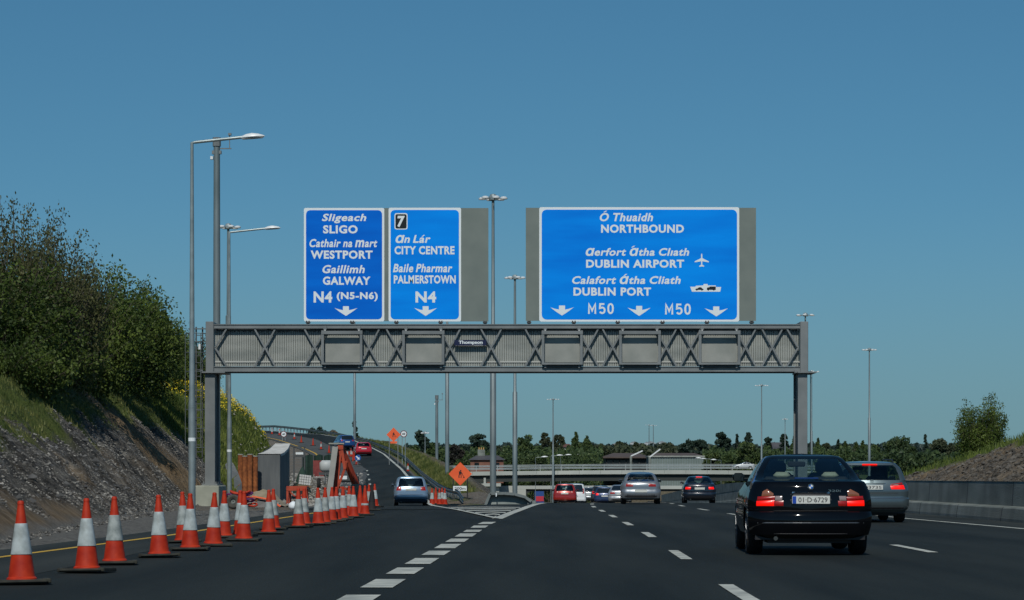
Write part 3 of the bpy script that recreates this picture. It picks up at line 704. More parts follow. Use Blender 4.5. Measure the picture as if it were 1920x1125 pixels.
# ------------------------------------------------------------------ lighting columns and masts
def street_lamp(px, ptop, Y, arm_m, rise, label, rad=.10, group='single arm lamp columns', head=1.0, right=1):
    x = PX(px, Y); zb = H(x, Y) - .1; zt = PZ(ptop, Y)
    s = thing('street_lamp', label, 'lamp post', (x, Y, zb), 0, group); h = zt - zb
    mb = MB(); mb.lathe([(rad, 0), (rad, h * .30)], 14); mb.lathe([(rad * 1.02, h * .30 - .06), (rad * .8, h * .34), (rad * .45, h - .1), (rad * .45, h)], 14); mb.build('column', steel, s, smooth=40)
    if rad > .07:
        mb = MB(); mb.lathe([(rad * 1.04, h * .205), (rad * 1.04, h * .21 + .05)], 14); mb.build('band', sign_white, s)
    mb = MB(); mb.tube([(0, 0, h - .15), (0, 0, h), (right * .1, 0, h + .02), (right * arm_m, 0, h + rise)], rad * .42, 8); mb.build('arm', steel, s, smooth=40)
    mb = MB(); n = 12; L_ = .95 * head
    for i in range(9):                            # shell of the lantern
        pass
    V = []; seg = 10
    prof = [(0, .06, .05), (.04, .09, .08), (.2, .14, .14), (.45, .17, .17), (.7, .15, .13), (.9, .09, .07), (1.0, .02, .02)]
    for t, hw_, hh in prof:
        for j in range(seg + 1):
            a = math.pi * j / seg; V.append((right * (arm_m - .05 + t * L_), hw_ * head * math.cos(a), h + rise - .02 + t * .05 + hh * head * math.sin(a)))
    b0 = len(mb.v); mb.v += V
    for i in range(len(prof) - 1):
        for j in range(seg):
            q = b0 + i * (seg + 1) + j; mb.f.append((q, q + 1, q + seg + 2, q + seg + 1)); mb.m.append(0)
    mb.build('lantern', lampwhite, s, smooth=50)
    mb = MB()
    for i in range(len(prof) - 1):
        (t0, w0, _), (t1, w1, _) = prof[i], prof[i + 1]; X0, X1 = right * (arm_m - .05 + t0 * L_), right * (arm_m - .05 + t1 * L_); Z0, Z1 = h + rise - .022 + t0 * .05, h + rise - .022 + t1 * .05
        mb.face([(X0, -w0 * head, Z0), (X0, w0 * head, Z0), (X0, w0 * .6 * head, Z0 - .05 * (w0 > .08)), (X0, -w0 * .6 * head, Z0 - .05 * (w0 > .08))])
        for sg in (1, -1): mb.face([(X0, sg * w0 * head, Z0), (X1, sg * w1 * head, Z1), (X1, sg * w1 * .6 * head, Z1 - .05 * (w1 > .08)), (X0, sg * w0 * .6 * head, Z0 - .05 * (w0 > .08))])
        mb.face([(X0, -w0 * .6 * head, Z0 - .05 * (w0 > .08)), (X0, w0 * .6 * head, Z0 - .05 * (w0 > .08)), (X1, w1 * .6 * head, Z1 - .05 * (w1 > .08)), (X1, -w1 * .6 * head, Z1 - .05 * (w1 > .08))])
    mb.build('diffuser', mat('lamp_diffuser', (.45, .47, .47), .3), s)
    return s
street_lamp(360, 268, 72, 1.5, .17, 'tall slim lamp column with one arm, nearest, left of the thick pole', .105, head=.72)
street_lamp(430, 436, 118, 1.75, .20, 'shorter looking lamp column with one arm, just right of the gantry leg', .115, head=.8)
def mast(px, ptop, Y, label, rad=.16, heads=6, zbase=None, hr=.62):
    x = PX(px, Y); zb = (H(x, Y) if zbase is None else zbase) - .1; h = PZ(ptop, Y) - zb
    s = thing('high_mast', label, 'light mast', (x, Y, zb), random.uniform(0, 1), 'high lighting masts along the interchange')
    mb = MB(); mb.lathe([(rad * 1.15, 0), (rad * 1.1, h * .5), (rad * .72, h * .505), (rad * .5, h)], 12); mb.build('pole', steel_m, s, smooth=40)
    mb = MB(); mb.lathe([(.02, h + .26), (.16, h + .22), (.24, h + .08), (.24, h - .1), (.1, h - .12)], 12)
    for i in range(heads):
        a = 2 * math.pi * i / heads; mb.bar((0, 0, h), (hr * .8 * math.cos(a), hr * .8 * math.sin(a), h), .05)
    mb.build('head_ring', steel, s)
    for i in range(heads):
        a = 2 * math.pi * i / heads; mb = MB(); mb.lathe([(.02, .08), (.12, .07), (.22, .0), (.21, -.07), (.02, -.07)], 10, (hr * math.cos(a), hr * math.sin(a), h + .01)); mb.build('floodlight', lampwhite, s, smooth=40)
    return s
mast(924.5, 372, 138, 'tallest light mast, standing in the gore between the two groups of signs')
mast(965.5, 521, 191, 'light mast just right of the tallest one, head seen between the signs', .17)
mast(428, 426, 119.6 + 40, 'light mast with its head beside the second lamp column')
mast(1037, 749, 498, 'small far mast rising from the bridge above the red car', .2, hr=1.1)
mast(1510, 591, 240, 'mast whose head shows just above the right end of the gantry', .14, hr=.75)
mast(1522, 697, 370, 'thin mast just right of the right gantry leg', .13, hr=1.0)
mast(1630, 656, 304, 'solitary tall mast right of the gantry, behind the silver grey estate', .15, hr=.72)
mast(1428, 723, 422, 'mast left of the right gantry leg', .15, hr=1.0)
mast(1217, 797, 900, 'left one of two tiny far masts above the toll roofs', .22, hr=1.3)
mast(1225, 798, 930, 'right one of two tiny far masts above the toll roofs', .22, hr=1.3)
mast(1472, 786, 560, 'small thin mast close to the grey gabled roof', .14, heads=4, hr=.5)
mast(797, 812, 330, 'short thin mast in front of the dark tree left of centre', .09, heads=4, hr=.4, zbase=-1)
for px, Y, lb in ((665, 305, 'thin mast that passes behind the left signs, by the fir tree'), (838.5, 205, 'mast that passes behind the junction 7 sign and stands left of centre')):
    x = PX(px, Y); mast(px, PX(960 + 0, 1) + HY - (17.5 + H(x, Y) - EYE) * F / Y, Y, lb, .15)
# pole behind the gantry leg, camera pole
def cam_pole(px, ptop, Y, rad, label, m, zb=None, side=1):
    x = PX(px, Y); zb = (H(x, Y) if zb is None else zb) - .1; h = PZ(ptop, Y) - zb
    s = thing('camera_pole', label, 'pole', (x, Y, zb)); 
    mb = MB(); mb.lathe([(rad, 0), (rad * .98, h * .6), (rad * .88, h - .4)], 16); mb.build('pole', m, s, smooth=40)
    mb = MB(); mb.lathe([(rad * .9, h - .42), (rad * 1.15, h - .40), (rad * 1.15, h), (.01, h)], 8); mb.box(-rad * 1.3, rad * 1.3, -.1, .1, h - .75, h - .6); mb.build('collar', gpaint, s)
    mb = MB(); mb.bar((0, 0, h - .5), (side * (rad + .5), 0, h - .5), .05); mb.bar((side * (rad + .42), 0, h - .5), (side * (rad + .42), 0, h + .12), .035); mb.box(side * (rad + .36), side * (rad + .5), -.08, .08, h + .1, h + .2); mb.build('camera_bracket', gpaint, s)
    mb = MB(); mb.box(-rad - .12, -rad - .0, -.1, .1, h - 1.0, h - .86); mb.build('camera', lampwhite, s)
cam_pole(406.5, 258, 112, .165, 'thick grey pole with a small camera bracket, behind the left gantry leg', steel_m)
cam_pole(819, 741, 260, .16, 'thin camera pole with a bracket, left of centre beside a mast', steel_m)

# ------------------------------------------------------------------ guardrail along the slip road
gr = thing('guardrail', 'long steel crash barrier on posts curving up along the slip road', 'guardrail', (0, 0, 0))
def railx(y): return rR(y) + tab([(120, 1.7), (135, 1.6), (150, 1.6), (175, 1.7), (215, 1.9), (300, 2.0), (430, 2.2)], y)
def railz(y): return tab(RAILG, y)
RY = []
y = 128.0
while y < 430: RY.append(y); y += 2.4 if y < 270 else (1.3 if y < 330 else .9) * 1.0
mb = MB()
prof = [(.31, -.05), (.25, .02), (.18, -.05), (.12, -.05), (.05, .02), (0, -.05)]
for a, b_ in zip(RY, RY[1:]):
    za, zb = railz(a) + .42 - max(0, (134 - a) * .06), railz(b_) + .42 - max(0, (134 - b_) * .06)
    for (h0, o0), (h1, o1) in zip(prof, prof[1:]):
        mb.face([(railx(a) + o0, a, za + h0), (railx(b_) + o0, b_, zb + h0), (railx(b_) + o1, b_, zb + h1), (railx(a) + o1, a, za + h1)])
mb.build('rail', mat('rail_steel', (.10, .13, .13), .5, .3, col2=(.17, .20, .20), scale=1), gr)
y = 134.0; npost = 0
while y < 400 and npost < 99:
    mb = MB(); x = railx(y) + .08; z = railz(y); mb.box(x - .05, x + .05, y - .06, y + .06, z - .4, z + .66); mb.build('post', gpaint, gr); npost += 1
    y += 3.2 if y < 260 else (2.6 if y < 320 else 1.9)

# ------------------------------------------------------------------ traffic cones
def make_cone(slv, om, lower_only=False):
    s = thing('traffic_cone', 'x', 'cone')
    mb = MB(); mb.box(-.265, .265, -.265, .265, 0, .045, .02)
    for sx in (-.26, .26):
        mb.box(sx - .04, sx + .04, -.22, .22, .0, .052, .01)
    mb.build('base', mat('cone_base', (.014, .015, .013), .9, col2=(.035, .036, .026), scale=6), s)
    r = lambda z: lerp(.147, .028, (z - .045) / .86)
    mb = MB(); mb.lathe([(.165, .042), (.162, .06), (r(.07), .075)] + [(r(z), z) for z in (.15, .25, .26, .31, .6, .62, .72, .80, .86)] + [(.037, .862), (.037, .885), (.03, .9), (.018, .905), (.014, .86)], 24)
    mb.build('body', om, s, smooth=35)
    if slv:
        z0, z1 = (.315, .655) if not lower_only else (.30, .36)
        mb = MB(); mb.lathe([(r(z0) + .001, z0), (r(z0) + .006, z0 + .004), (r((z0 + z1) / 2) + .006, (z0 + z1) / 2), (r(z1) + .006, z1 - .004), (r(z1) + .001, z1)], 24); mb.build('sleeve', slv, s, smooth=35)
    return s
cm = {'w': make_cone(sleeve, orange), 'g': make_cone(sleeve_g, orange), 'n': make_cone(None, orange), 'l': make_cone(sleeve, orange, True),
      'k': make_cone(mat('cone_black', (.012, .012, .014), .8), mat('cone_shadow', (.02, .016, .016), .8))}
used = {}
def cone(x, y, kind, label, group, tilt=0):
    z = H(x, y) + .02
    if y > 110 and rL(y) < x < rR(y) + .3: z = rZ(y) + .035
    if y < 110: z = zr(y) + .022
    s = cm[kind]
    if kind not in used: used[kind] = 1; o = s; o.location = (x, y, z)
    else: o = dup(s, (x, y, z))
    o.scale = (.94, .94, .93); o['label'] = label; o['group'] = group; o.rotation_euler = (R_(tilt), R_(tilt * .6), random.uniform(-.3, .3))
    return o
rt = random.Random(4)
FC = [(41, 1098, 'w', 'nearest traffic cone, at the left edge of the photo with a clean white sleeve'),
 (163, 1076, 'w', 'second traffic cone from the left, clean white sleeve'), (215, 1061, 'g', 'third traffic cone from the left, dirty grey patterned sleeve'),
 (299, 1047, 'w', 'fourth traffic cone from the left, standing alone'), (344, 1020, 'g', 'grubby traffic cone half hidden just left of the first lamp column'),
 (357, 1034, 'w', 'white sleeved traffic cone right in front of the first lamp column'), (400, 1026, 'w', 'white sleeved traffic cone in front of the concrete plinth'),
 (420, 1010, 'w', 'traffic cone behind the one before the plinth, a little to its right'), (457, 1016, 'w', 'white sleeved traffic cone in front of the tyre and purple hoses'),
 (451, 1008, 'w', 'traffic cone hidden behind the cone in front of the purple hoses'), (504, 1003, 'g', 'streaky grey sleeved traffic cone below the rusty piles'),
 (513, 995, 'g', 'grey sleeved traffic cone just behind the one below the rusty piles'), (560, 991, 'g', 'traffic cone with torn sleeve before the left half of the orange frame'),
 (571, 987, 'g', 'grubby traffic cone before the right half of the orange frame'), (597, 986, 'w', 'traffic cone just right of the low orange frame'),
 (608.5, 983, 'g', 'grey sleeved traffic cone left of the sloping grey post'), (621.5, 979, 'w', 'traffic cone at the foot of the sloping grey post'),
 (630, 978, 'w', 'traffic cone below the left leg of the orange A frame'), (642.5, 975, 'w', 'traffic cone in front of the orange A frame'),
 (655, 970, 'g', 'dirty traffic cone left of the concrete block'), (663, 972, 'w', 'white sleeved traffic cone in front of the concrete block'),
 (675, 966, 'n', 'plain orange traffic cone without a sleeve, right below the concrete block'), (684, 967, 'l', 'traffic cone with only a narrow white band, near the end of the row'),
 (691, 957, 'g', 'traffic cone just left of the black cone'), (697, 958, 'k', 'black looking traffic cone at the right end of the row'), (703, 952, 'w', 'last traffic cone of the row, right of the black cone')]
for px, py, kd, lb in FC:
    x, y = px_ground(px, py); cone(x, y, kd, lb, 'traffic cones closing the hard shoulder', rt.uniform(-2.2, 2.2))
for i, (px, kd, lb) in enumerate(((810, 'w', 'leftmost cone of the cluster right of the light blue car'), (817, 'n', 'plain orange cone second in the cluster right of the light blue car'), (824, 'g', 'third cone in the cluster right of the light blue car'), (829, 'w', 'fourth cone in the cluster, slightly behind'), (834, 'w', 'rightmost cone of the cluster right of the light blue car'))):
    Y = 124 + (i % 2) * 2.2; cone(PX(px, Y), Y, kd, lb, 'traffic cones clustered at the gore')
cone(PX(765, 208), 208, 'w', 'lone cone on the brown verge beside the guardrail', 'traffic cones on the slip road')
names = ['farthest cone up the slip road, beside the speed limit sign', 'second farthest cone up the slip road', 'third farthest cone up the slip road, right of the speed limit sign', 'fourth farthest cone up the slip road', 'cone halfway along the far line on the slip road', 'cone with a clean white sleeve above the green fence', 'cone just left of the top of the orange A frame', 'cone left of the red car on the slip road', 'cone nearer than the red car, above the blue arrow sign', 'cone beside the blue arrow sign']
for (px, Y, kd), lb in zip(((510, 322, 'w'), (524, 316, 'w'), (552, 300, 'w'), (565, 290, 'n'), (587, 282, 'n'), (602, 272, 'w'), (617, 262, 'n'), (658, 250, 'w'), (664, 238, 'n'), (669, 226, 'w')), names):
    cone(PX(px, Y), Y, kd, lb, 'traffic cones on the slip road')

# ------------------------------------------------------------------ temporary signs
def man(mb, cx, cz, s, y):         # digging figure
    def P(pts): mb.flat([(cx + p * s, cz + q * s) for p, q in pts][::-1], y)
    P([(-.02 + .12 * math.cos(t * .785), .50 + .12 * math.sin(t * .785)) for t in range(8)])
    P([(-.30, .38), (-.10, .42), (.05, .25), (.02, -.05), (-.28, -.02)]); P([(-.28, 0), (-.12, 0), (-.22, -.32), (-.20, -.62), (-.34, -.62), (-.36, -.3)])
    P([(-.10, 0), (.04, 0), (.12, -.3), (.10, -.62), (-.03, -.62), (-.0, -.3)]); P([(-.05, .33), (.05, .36), (.30, .02), (.22, -.04)]); P([(-.02, .2), (.02, .26), (.52, -.42), (.46, -.46)])
    P([(.34, -.62), (.62, -.62), (.54, -.46), (.44, -.44)])
def work_sign(px, pc, Y, half, label, plate, mirror_text='200m', post_dx=.4):
    x = PX(px, Y); zc = PZ(pc, Y); zb = H(x, Y) - .1
    s = thing('roadworks_sign', label, 'sign', (x, Y, 0), 0, 'orange diamond roadworks signs')
    mb = MB(); mb.prism([(0, zc - half), (half, zc), (0, zc + half), (-half, zc)], -.02, .0); pn = mb.build('panel', osign, s)
    mb = MB(); man(mb, .03, zc, half * .55, -.026); mb.build('digging_man_symbol', black, pn)
    for d in (-post_dx, post_dx):
        mb = MB(); mb.box(d - .03, d + .03, .0, .06, zb, zc - half * .3); mb.build('post', black if plate == 'w' else gpaint, s)
    if plate == 'w':
        zt = zc - half - .02; mb = MB(); mb.box(-.40, .36, -.03, -.005, zt - .27, zt); pp = mb.build('distance_plate', sign_white, s)
        mb = MB(); text_into(mb, '200m', -.32, .30, zt - .22, zt - .06, -.034, .015); mb.build('lettering', black, pp)
    else:
        zt = zc - half + .05; mb = MB(); mb.box(-.30, .32, -.03, -.005, zt - .20, zt); mb.build('distance_plate', osign, s)
work_sign(863, 888.5, 138, .66, 'large orange diamond sign with digging man above a white 200m plate', 'w')
work_sign(738, 815, 226, .66, 'smaller looking orange diamond sign with digging man, upper one by the speed sign', 'o')
ringred = mat('dark_ring', (.13, .015, .02), .5)
def roundel(px, pc, Y, r, label):
    x = PX(px, Y); zc = PZ(pc, Y); zb = H(x, Y) - .1
    s = thing('speed_sign', label, 'sign', (x, Y, 0), 0, 'round 60 speed limit signs')
    circ = lambda q: [(q * math.cos(i * math.pi / 14), zc + q * math.sin(i * math.pi / 14)) for i in range(28)]
    mb = MB(); mb.prism(circ(r), -.02, 0); pn = mb.build('rim', ringred, s)
    mb = MB(); mb.prism(circ(r * .78), -.026, -.018); mb.build('face', sign_white, pn)
    mb = MB(); text_into(mb, '60', -r * .45, r * .45, zc - r * .32, zc + r * .32, -.03, .04); mb.build('numerals', black, pn)
    for d in (-r * .45, r * .45):
        mb = MB(); mb.box(d - .03, d + .03, 0, .06, zb, zc - r * .4); mb.build('post', steel, s)
roundel(757, 813.5, 228, .32, 'round speed limit sign beside the upper orange diamond')
roundel(532, 814, 296, .37, 'round speed limit sign at the top of the slip road by the far cones')
# keep-right arrow sign on the slip road
x, Y = PX(671, 222), 222; z = rZ(Y) + .04
s = thing('arrow_sign', 'round blue sign with white diagonal arrow on the slip road', 'sign', (x, Y, z))
mb = MB(); mb.prism([(.28 * math.cos(i * math.pi / 12), .75 + .28 * math.sin(i * math.pi / 12)) for i in range(24)], -.02, 0); pn = mb.build('disc', mat('mandatory_blue', (.01, .08, .30), .5), s)
mb = MB(); c_ = lambda p, q: (p * .7 + q * .7, .75 - p * .7 + q * .7); mb.flat([c_(p, q) for p, q in ((-.22, -.05), (.05, -.05), (.05, -.14), (.22, 0), (.05, .14), (.05, .05), (-.22, .05))][::-1], -.026); mb.build('arrow', sign_white, pn)
mb = MB(); mb.bar((-.15, .2, 0), (0, 0, .6), .04); mb.bar((.15, .2, 0), (0, 0, .6), .04); mb.bar((0, -.2, 0), (0, 0, .6), .04); mb.box(-.3, .3, -.25, -.1, 0, .08); mb.build('stand', gpaint_d, s)

# ------------------------------------------------------------------ concrete crash terminal in the gore
Y = 101.0; X = lambda px: PX(px, Y); Z = lambda py: PZ(py, Y)
s = thing('crash_terminal', 'low grey curved concrete barrier end in the gore below the masts', 'barrier', (0, Y, 0))
P = [(X(909), Z(950)), (X(919), Z(925.5)), (X(945), Z(925)), (X(965), Z(926.5)), (X(985), Z(932)), (X(996), Z(940)), (X(998), Z(949))]
mb = MB(); mb.prism(P, .25, 1.5); mb.build('body', mat('grey_green_concrete', (.20, .235, .225), .8, col2=(.29, .33, .315), scale=1.2, detail=8), s)
mb = MB()
for a, b_ in zip(P[:-1], P[1:]): mb.bar((a[0], .12, a[1]), (b_[0], .12, b_[1]), .34, .11)
mb.build('rim', mat('grey_green_rim', (.13, .155, .155), .8, col2=(.19, .22, .22), scale=1.2), s)
mb = MB(); mb.box(X(929.5), X(931.5), -.08, -.04, Z(931), Z(924.5)); mb.build('reflector', sign_white, s)

# ------------------------------------------------------------------ construction pit things
def SX(px, Y): return PX(px, Y)
# wing wall
Y = 132.0; zb = H(SX(500, Y), Y) - .4
s = thing('retaining_wall', 'dark grey concrete wing wall with pale sloping top next to the rusty piles', 'wall', (0, Y, 0))
x0, x1 = SX(483, Y), SX(525, Y); Y2 = 145 - Y; x1b = SX(543, 140); zt = PZ(852, Y); ztb = PZ(832.5, 140)
mb = MB(); mb.face([(x0, 0, zb), (x1, 0, zb), (x1, 0, zt), (x0, 0, zt)])
cur = [(x1, 0, zt), (SX(532, 134.5), 2.5, PZ(849, 134.5)), (SX(539, 137.5), 5.5, PZ(842, 137.5)), (x1b, 8, ztb)]
for a, b_ in zip(cur, cur[1:]): mb.face([(a[0], a[1], zb), (b_[0], b_[1], zb), b_, a])
xl = SX(516, 140); mb.face([(x1b, 8, zb), (xl, 8, zb), (xl, 8, ztb), (x1b, 8, ztb)]); mb.face([(x0, 0, zt), (xl, 8, ztb), (xl, 8, zb), (x0, 0, zb)])
mb.build('wall', mat('waterproofed_concrete', (.080, .092, .100), .75, col2=(.120, .132, .138), scale=1.5, stretch=(3, 1, .4)), s)
mb = MB(); cl = [(x0, -.05, zt), (lerp(x0, xl, .3), 2.5, zt + .12), (lerp(x0, xl, .68), 5.5, PZ(842, 137.5)), (xl, 8.05, ztb)]
for (a, b_), (c0, d0) in zip(zip(cur, cur[1:]), zip(cl, cl[1:])):
    mb.face([(c0[0], c0[1], c0[2] + .03), (a[0] + .04, a[1] - .04, a[2] + .03), (b_[0] + .04, b_[1], b_[2] + .03), (d0[0], d0[1], d0[2] + .03)]); mb.face([(a[0] + .04, a[1] - .04, a[2] + .03), (b_[0] + .04, b_[1], b_[2] + .03), (b_[0] + .04, b_[1], b_[2] - .1), (a[0] + .04, a[1] - .04, a[2] - .1)])
mb.build('sloping_top', mat('pale_top', (.50, .50, .47), .8, col2=(.66, .66, .63), scale=2), s)
pg = thing('steel_pile', 'leftmost rusty round steel pile beside the dark wall', 'pile', (SX(451, 131), 131, zb), 0, 'rusty round steel piles')
mb = MB(); hp = PZ(853, 131) - zb; pr = []
for i in range(30):
    z = hp * i / 29; pr.append((.135 + .016 * (i % 2), z))
mb.lathe(pr, 14); mb.build('casing', rust, pg, smooth=30); mb = MB(); mb.lathe([(.155, hp), (.155, hp + .05), (.02, hp + .05)], 14); mb.build('cap', concrete, pg)
for px, lb in ((460, 'second rusty round steel pile from the left'), (469.5, 'third rusty round steel pile from the left'), (478.5, 'rightmost rusty round steel pile, touching the dark wall')): dup(pg, (SX(px, 131), 131 + random.uniform(-.2, .2), zb), random.random(), lb, scale=(1, 1, random.uniform(.95, 1.03)))
# grey curved sheet left of the piles
s = thing('steel_sheet', 'bent grey steel sheet leaning left of the rusty piles', 'sheet', (SX(440, 128), 128, 0)); mb = MB(); zb = H(SX(440, 128), 128)
A = [(SX(430, 128), PZ(862, 128)), (SX(437, 128), PZ(870, 128)), (SX(446, 128), PZ(888, 128)), (SX(452, 128), PZ(905, 128)), (SX(453, 128), zb)]
x_ = SX(440, 128)
for (a, b_) in zip(A, A[1:]): mb.face([(a[0] - x_ - .22, 0, a[1] - .25), (a[0] - x_, .3, a[1]), (b_[0] - x_, .3, b_[1]), (b_[0] - x_ - .35, 0, b_[1] - .3 if b_[1] > zb else zb)])
mb.build('sheet', mat('sheet_grey', (.15, .165, .17), .6, col2=(.2, .21, .21), scale=2), s)
# orange A-frame
Y = 118.0; X = lambda px: PX(px, Y); Z = lambda py: PZ(py, Y); zb = H(X(650), Y)
s = thing('steel_a_frame', 'tall orange steel A frame standing in the works area', 'frame', (X(650), Y, 0)); ox = X(650)
for (a, b_, w_, dy) in (((637, 835), (625, 958), .26, 0), ((637, 835), (668, 918), .24, .05), ((640, 835), (647, 880), .13, -.1), ((632, 918), (651, 868), .10, -.1), ((637, 866), (652, 866), .09, .1), ((630, 912), (655, 918), .10, 0), ((634, 838), (630, 945), .12, .6)):
    mb = MB(); mb.bar((X(a[0]) - ox, dy, Z(a[1])), (X(b_[0]) - ox, dy + (1.2 if w_ > .2 and b_[0] > 640 else 0), Z(b_[1])), w_, w_ * 1.1); mb.build('leg' if w_ > .2 else 'brace', osteel, s)
mb = MB(); mb.box(X(617) - ox, X(646) - ox, -.25, .25, Z(833), Z(830.5)); mb.build('top_beam', concrete, s)
mb = MB(); mb.box(X(634) - ox, X(644) - ox, -.2, .3, Z(843), Z(833.5)); mb.build('head_block', osteel, s)
s = thing('steel_post', 'sloping grey steel channel post left of the orange A frame', 'post', (X(625), Y - .5, 0)); ox = X(625)
mb = MB(); mb.bar((X(630) - ox, 0, Z(838)), (X(616) - ox, -.8, Z(968)), .27, .08); mb.bar((X(626) - ox, .14, Z(838)), (X(612) - ox, -.66, Z(968)), .05, .22); mb.bar((X(634) - ox, .14, Z(838)), (X(620.5) - ox, -.66, Z(968)), .05, .22); mb.build('channel', mat('post_grey', (.20, .21, .20), .6, col2=(.27, .275, .26), scale=2), s)
# low orange frame
Y = 100.0; X = lambda px: PX(px, Y); Z = lambda py: PZ(py, Y); ox = X(556)
s = thing('orange_stillage', 'low orange painted steel frame with mesh among the cones', 'frame', (ox, Y, 0)); zb = H(ox, Y)
for px, dy in ((539, 0), (573.5, 0), (540, 1), (572, 1)):
    mb = MB(); mb.box(X(px) - ox - .045, X(px) - ox + .045, dy - .045, dy + .045, zb, Z(912)); mb.build('leg', osteel, s)
mb = MB(); mb.box(X(537) - ox, X(575) - ox, -.06, .06, Z(920), Z(911.5)); mb.box(X(537) - ox, X(575) - ox, .95, 1.05, Z(918), Z(911.5)); mb.box(X(537) - ox, X(540) - ox, .06, .95, Z(918), Z(912)); mb.box(X(572) - ox, X(575) - ox, .06, .95, Z(918), Z(912)); mb.build('top_rail', osteel, s)
mb = MB(); mb.box(X(541) - ox, X(572) - ox, -.02, .02, Z(951), Z(948)); mb.bar((X(541) - ox, .5, Z(948)), (X(571) - ox, .5, Z(922)), .05); mb.bar((X(541) - ox, .5, Z(922)), (X(571) - ox, .5, Z(948)), .05); mb.build('brace', osteel, s)
# concrete block
Y = 116.0; x0, x1 = PX(658, Y), PX(688.5, Y); s = thing('concrete_block', 'square pale concrete block at the right foot of the A frame', 'block', ((x0 + x1) / 2, Y, H((x0 + x1) / 2, Y)))
h = PZ(908, Y) - H((x0 + x1) / 2, Y); w_ = (x1 - x0) / 2
mb = MB(); mb.box(-w_, w_, 0, .9, -.2, h, .03); mb.build('block', mat('mossy_concrete', (.20, .19, .14), .9, col2=(.31, .30, .23), scale=2.5, bump=.3), s); mb = MB()
for d in (-.3, .3): mb.tube([(d - .06, .45, h - .01), (d - .06, .45, h + .09), (d + .06, .45, h + .09), (d + .06, .45, h - .01)], .012, 6)
mb.build('lifting_loop', rust, s)
# tyre, hoses, tarpaulin, bag
Y = 86.0; X = lambda px: PX(px, Y); Z = lambda py: PZ(py, Y); zb = H(X(437), Y)
s = thing('tyre', 'worn tyre lying on its edge at the foot of the plinth', 'tyre', (X(437), Y, zb + .24), .25)
prof = [(.10, -.08), (.12, -.1), (.20, -.11), (.25, -.07), (.26, 0), (.25, .07), (.20, .11), (.12, .1), (.10, .08)]
mb = MB(); mb.lathe(prof, 26, axis='y'); mb.build('tread', mat('dusty_rubber', (.05, .048, .04), .9, col2=(.10, .095, .08), scale=5), s, smooth=40)
mb = MB(); mb.lathe([(.02, -.05), (.06, -.06), (.11, -.03), (.11, .03), (.02, .03)], 20, axis='y'); mb.build('hub', concrete_d, s, smooth=40)
purple = mat('purple_hose', (.09, .012, .10), .5, col2=(.14, .03, .13), scale=6)
s = thing('hose_pile', 'tangle of purple hoses piled above the tyre', 'hoses', (X(441), Y + 1.2, zb)); random.seed(11)
for i in range(9):
    mb = MB(); P = []; a0 = random.uniform(0, 6); r0 = random.uniform(.22, .42); cx, cy, cz = random.uniform(-.2, .35), random.uniform(-.15, .25), .12 + .055 * i
    for j in range(16): a = a0 + j * .4; P.append((cx + r0 * math.cos(a), cy + r0 * .7 * math.sin(a), cz + .05 * math.sin(a * 2 + i)))
    mb.tube(P, .035, 7); mb.build('hose', purple if i % 4 else mat('red_hose', (.5, .05, .02), .5), s, smooth=50)
s = thing('tarpaulin', 'tan sheet draped over a heap behind the hoses', 'tarpaulin', (X(473), Y + 6, H(X(473), Y + 6)))
mb = MB(); n = 14
def tp(i, j):
    u, v = i / n, j / 6; return (lerp(-.95, .85, u), v * 1.4, .02 + .62 * (math.sin(math.pi * min(1, u * 1.1 + .1)) ** .7) * (1 - abs(v - .5) * 1.0) + .03 * math.sin(i * 2.1 + j))
for i in range(n):
    for j in range(6): mb.face([tp(i, j), tp(i + 1, j), tp(i + 1, j + 1), tp(i, j + 1)])
mb.build('sheet', mat('tan_sheet', (.24, .20, .13), .9, col2=(.32, .27, .19), scale=3), s)
s = thing('barrow', 'upturned black wheelbarrow with orange handles right of the hoses', 'wheelbarrow', (X(480), Y + 3, H(X(480), Y + 3)))
mb = MB(); mb.face([(-.35, 0, .03), (.35, 0, .03), (.25, .1, .30), (-.25, .1, .34)]); mb.face([(-.35, .6, .03), (-.35, 0, .03), (-.25, .1, .34), (-.25, .5, .34)]); mb.face([(.35, 0, .03), (.35, .6, .03), (.25, .5, .30), (.25, .1, .30)]); mb.face([(-.25, .1, .34), (.25, .1, .30), (.25, .5, .30), (-.25, .5, .34)]); mb.build('tray', black, s)
for d in (0, .3): mb = MB(); mb.tube([(-.45, d, .42), (.1, d, .32), (.55, d, .06)], .03, 7); mb.build('handle', mat('bright_orange', (.8, .11, .02), .5), s)
s = thing('plastic_bag', 'small white bag lying on the road by the yellow line', 'bag', (PX(550, 84), 84, .1)); mb = MB(); mb.lathe([(.01, -.1), (.13, -.08), (.17, 0), (.13, .1), (.05, .17), (.01, .18)], 9)
mb.v = [(x * (1 + .25 * math.sin(5 * z * 9 + x * 20)), y, z) for x, y, z in mb.v]; mb.build('bag', sign_white, s, smooth=60)
# pallet of white blocks
Y = 140.0; X = lambda px: PX(px, Y); Z = lambda py: PZ(py, Y); zb = H(X(571), Y)
s = thing('block_pallet', 'tilted stack of white blocks on a pallet, centre of the works area', 'blocks', (X(571), Y, Z(909)), 0); s.rotation_euler = (0, R_(7), .2)
mb = MB()
for r in range(4):
    for c in range(5): mb.box(-.33 + c * .135, -.33 + c * .135 + .12, 0, .3, r * .145, r * .145 + .13, .01)
mb.build('block_stack', mat('white_block', (.55, .56, .55), .8), s); mb = MB(); mb.box(-.38, .38, -.05, .4, -.12, -.02); mb.build('pallet', mat('timber', (.2, .14, .08), .9), s)
mb = MB(); mb.box(-.3, .3, -.0, .3, zb - Z(909) - .1, -.13); mb.build('bearer', concrete_d, s)
